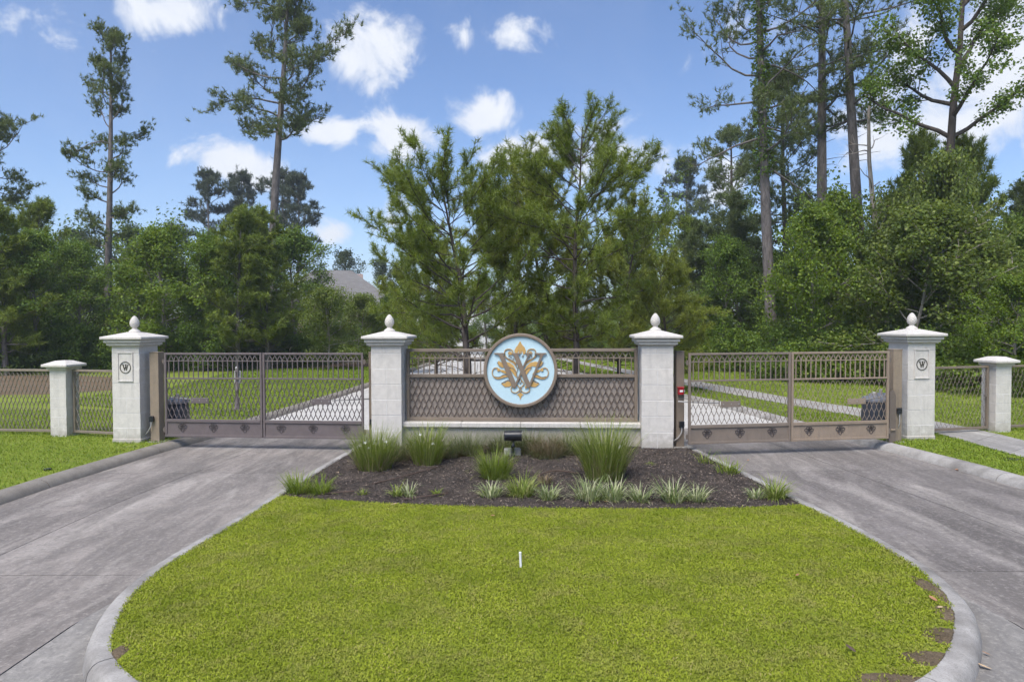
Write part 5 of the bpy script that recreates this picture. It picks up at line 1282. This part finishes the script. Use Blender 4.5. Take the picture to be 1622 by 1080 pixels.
# ------------------------------------------------------------------ grass
M['grass'] = m_leaf('lawn_grass', [(0, (0.265, 0.321, 0.027)), (.5, (0.330, 0.383, 0.038)), (.9, (0.385, 0.427, 0.054)), (.96, (0.403, 0.383, 0.107)), (1, (0.385, 0.316, 0.149))], .3, .65, (1.4, .40, .64, (.70, .76, .62)), .1, (2.6, .48, .66, .6, (.33, .29, .11)))
M['grass_verge'] = m_leaf('verge_grass', [(0, (0.135, 0.212, 0.018)), (.5, (0.193, 0.281, 0.027)), (1, (0.270, 0.344, 0.046))], .25, .6, (.6, .5, .75, (.92, .85, .65)), .2)
def turf(name, label, P, h, w, mat, rnd, tilt=(.25, 1.2)):
    n = len(P); a = rnd.uniform(0, 6.28, n); th = rnd.uniform(tilt[0], tilt[1], n); out = np.stack([np.cos(a), np.sin(a), np.zeros(n)], 1); sd = np.stack([-np.sin(a), np.cos(a), rnd.normal(0, .35, n)], 1)
    hh = (h * rnd.uniform(.55, 1.2, n))[:, None]; ww = (w * rnd.uniform(.7, 1.25, n))[:, None]
    base = np.concatenate([P, rnd.uniform(-.004, .012, (n, 1))], 1); z = np.array([0, 0, 1.0])
    mid = base + (out * np.sin(th * .6)[:, None] + z * np.cos(th * .6)[:, None]) * hh * .55; tip = mid + (out * np.sin(th * 1.25)[:, None] + z * np.cos(th * 1.25)[:, None]) * hh * .5
    V = np.stack([base, mid - sd * ww / 2, tip, mid + sd * ww / 2], 1).reshape(-1, 3)
    o = link(name, np_mesh(name, V, np.arange(n * 4, dtype=np.int32).reshape(-1, 4), mat)); return tag(o, label, 'grass', kind='stuff')
def lawn_grass():
    rnd = np.random.default_rng(21); P = scatter(lawn_poly, 360000, rnd); x, y = P[:, 0], P[:, 1]
    den = np.clip(1.15 - (y - 5) * .085, .55, 1)
    f = .5 + .25 * np.sin(x * 1.7 + 2 * np.sin(y * 1.1)) + .25 * np.sin(y * 2.3 + 1.6 * np.sin(x * 2.1))
    den *= .72 + .28 * f
    for (cx, cy, rx, ry) in SOIL:
        d2 = ((x - cx + .05 * np.sin(y * 17) + .03 * np.sin(x * 41)) / rx) ** 2 + ((y - cy + .04 * np.sin(x * 19) + .02 * np.sin(y * 53)) / ry) ** 2; den *= np.clip(d2 - .35 + .35 * np.sin(x * 37) * np.sin(y * 43), .03, 1)
    P = P[rnd.uniform(0, 1, len(P)) < den]
    turf('lawn_grass', 'dense short grass of the island lawn', P, .029, .0088, M['grass'], rnd, (.6, 1.65))
lawn_grass()
def verge_grass():
    rnd = np.random.default_rng(22)
    L_ = [(seg_interp(LK, y), y) for y in np.linspace(8.5, 20, 30)]
    P = scatter(L_ + [(-17, 20), (-8.6, 8.5)], 45000, rnd); turf('verge_grass', 'short mown grass left of the left drive', P, .05, .013, M['grass_verge'], rnd)
    Rr = [(seg_interp(RK, y), y) for y in np.linspace(8.5, 19, 30)]; Wp_ = [(seg_interp(WL, y), y) for y in np.linspace(8.5, 18.5, 20)]
    P = scatter(Rr + Wp_[::-1], 22000, rnd); turf('verge_grass', 'short mown grass between the right drive and the footpath', P, .05, .013, M['grass_verge'], rnd)
    P = scatter([(10.7, 9), (10.7, 16), (10.1, 19.4), (18, 22), (18, 14)], 30000, rnd); turf('verge_grass', 'short mown grass right of the footpath', P, .05, .014, M['grass_verge'], rnd)
    P = scatter([(seg_interp(LK, y), y) for y in np.linspace(18, 40, 20)] + [(-15, 37.5), (-13.5, 27), (-15.5, 22)], 50000, rnd); turf('verge_grass', 'lawn grass behind the left gate', P, .07, .024, M['grass_verge'], rnd)
    P = scatter([(seg_interp(RK, y), y) for y in np.linspace(15, 45, 26)] + [(seg_interp(WL, y), y) for y in np.linspace(45, 18, 26)], 22000, rnd); turf('verge_grass', 'grass strip between the road and the footpath behind the right gate', P, .06, .02, M['grass_verge'], rnd)
    P = scatter([(seg_interp(WR, y), y) for y in np.linspace(17, 46, 26)] + [(8, 44), (12, 33), (14, 28), (22, 24), (20, 17)], 36000, rnd); turf('verge_grass', 'lawn grass beyond the footpath behind the right gate', P, .07, .022, M['grass_verge'], rnd)
verge_grass()
# ------------------------------------------------------------------ air: a little summer haze round the whole place
def haze(density):
    o = MB().box(-905, 905, -65, 1505, -1.6, 60).build('haze', None); tag(o, 'thin pale summer haze filling the air', 'haze', kind='stuff')
    m = bpy.data.materials.new('haze_air'); m.use_nodes = True; nt = m.node_tree; nt.nodes.clear(); out = nt.nodes.new('ShaderNodeOutputMaterial')
    v = nt.nodes.new('ShaderNodeVolumePrincipled'); v.inputs['Color'].default_value = (.80, .87, .97, 1); v.inputs['Density'].default_value = density; v.inputs['Anisotropy'].default_value = .1
    nt.links.new(v.outputs[0], out.inputs['Volume']); o.data.materials.append(m); o.visible_shadow = True
HAZE = 0.0007
if HAZE: haze(HAZE)
for o in list(bpy.data.objects):            # bookkeeping only
    if 'h' in o.keys(): del o['h']
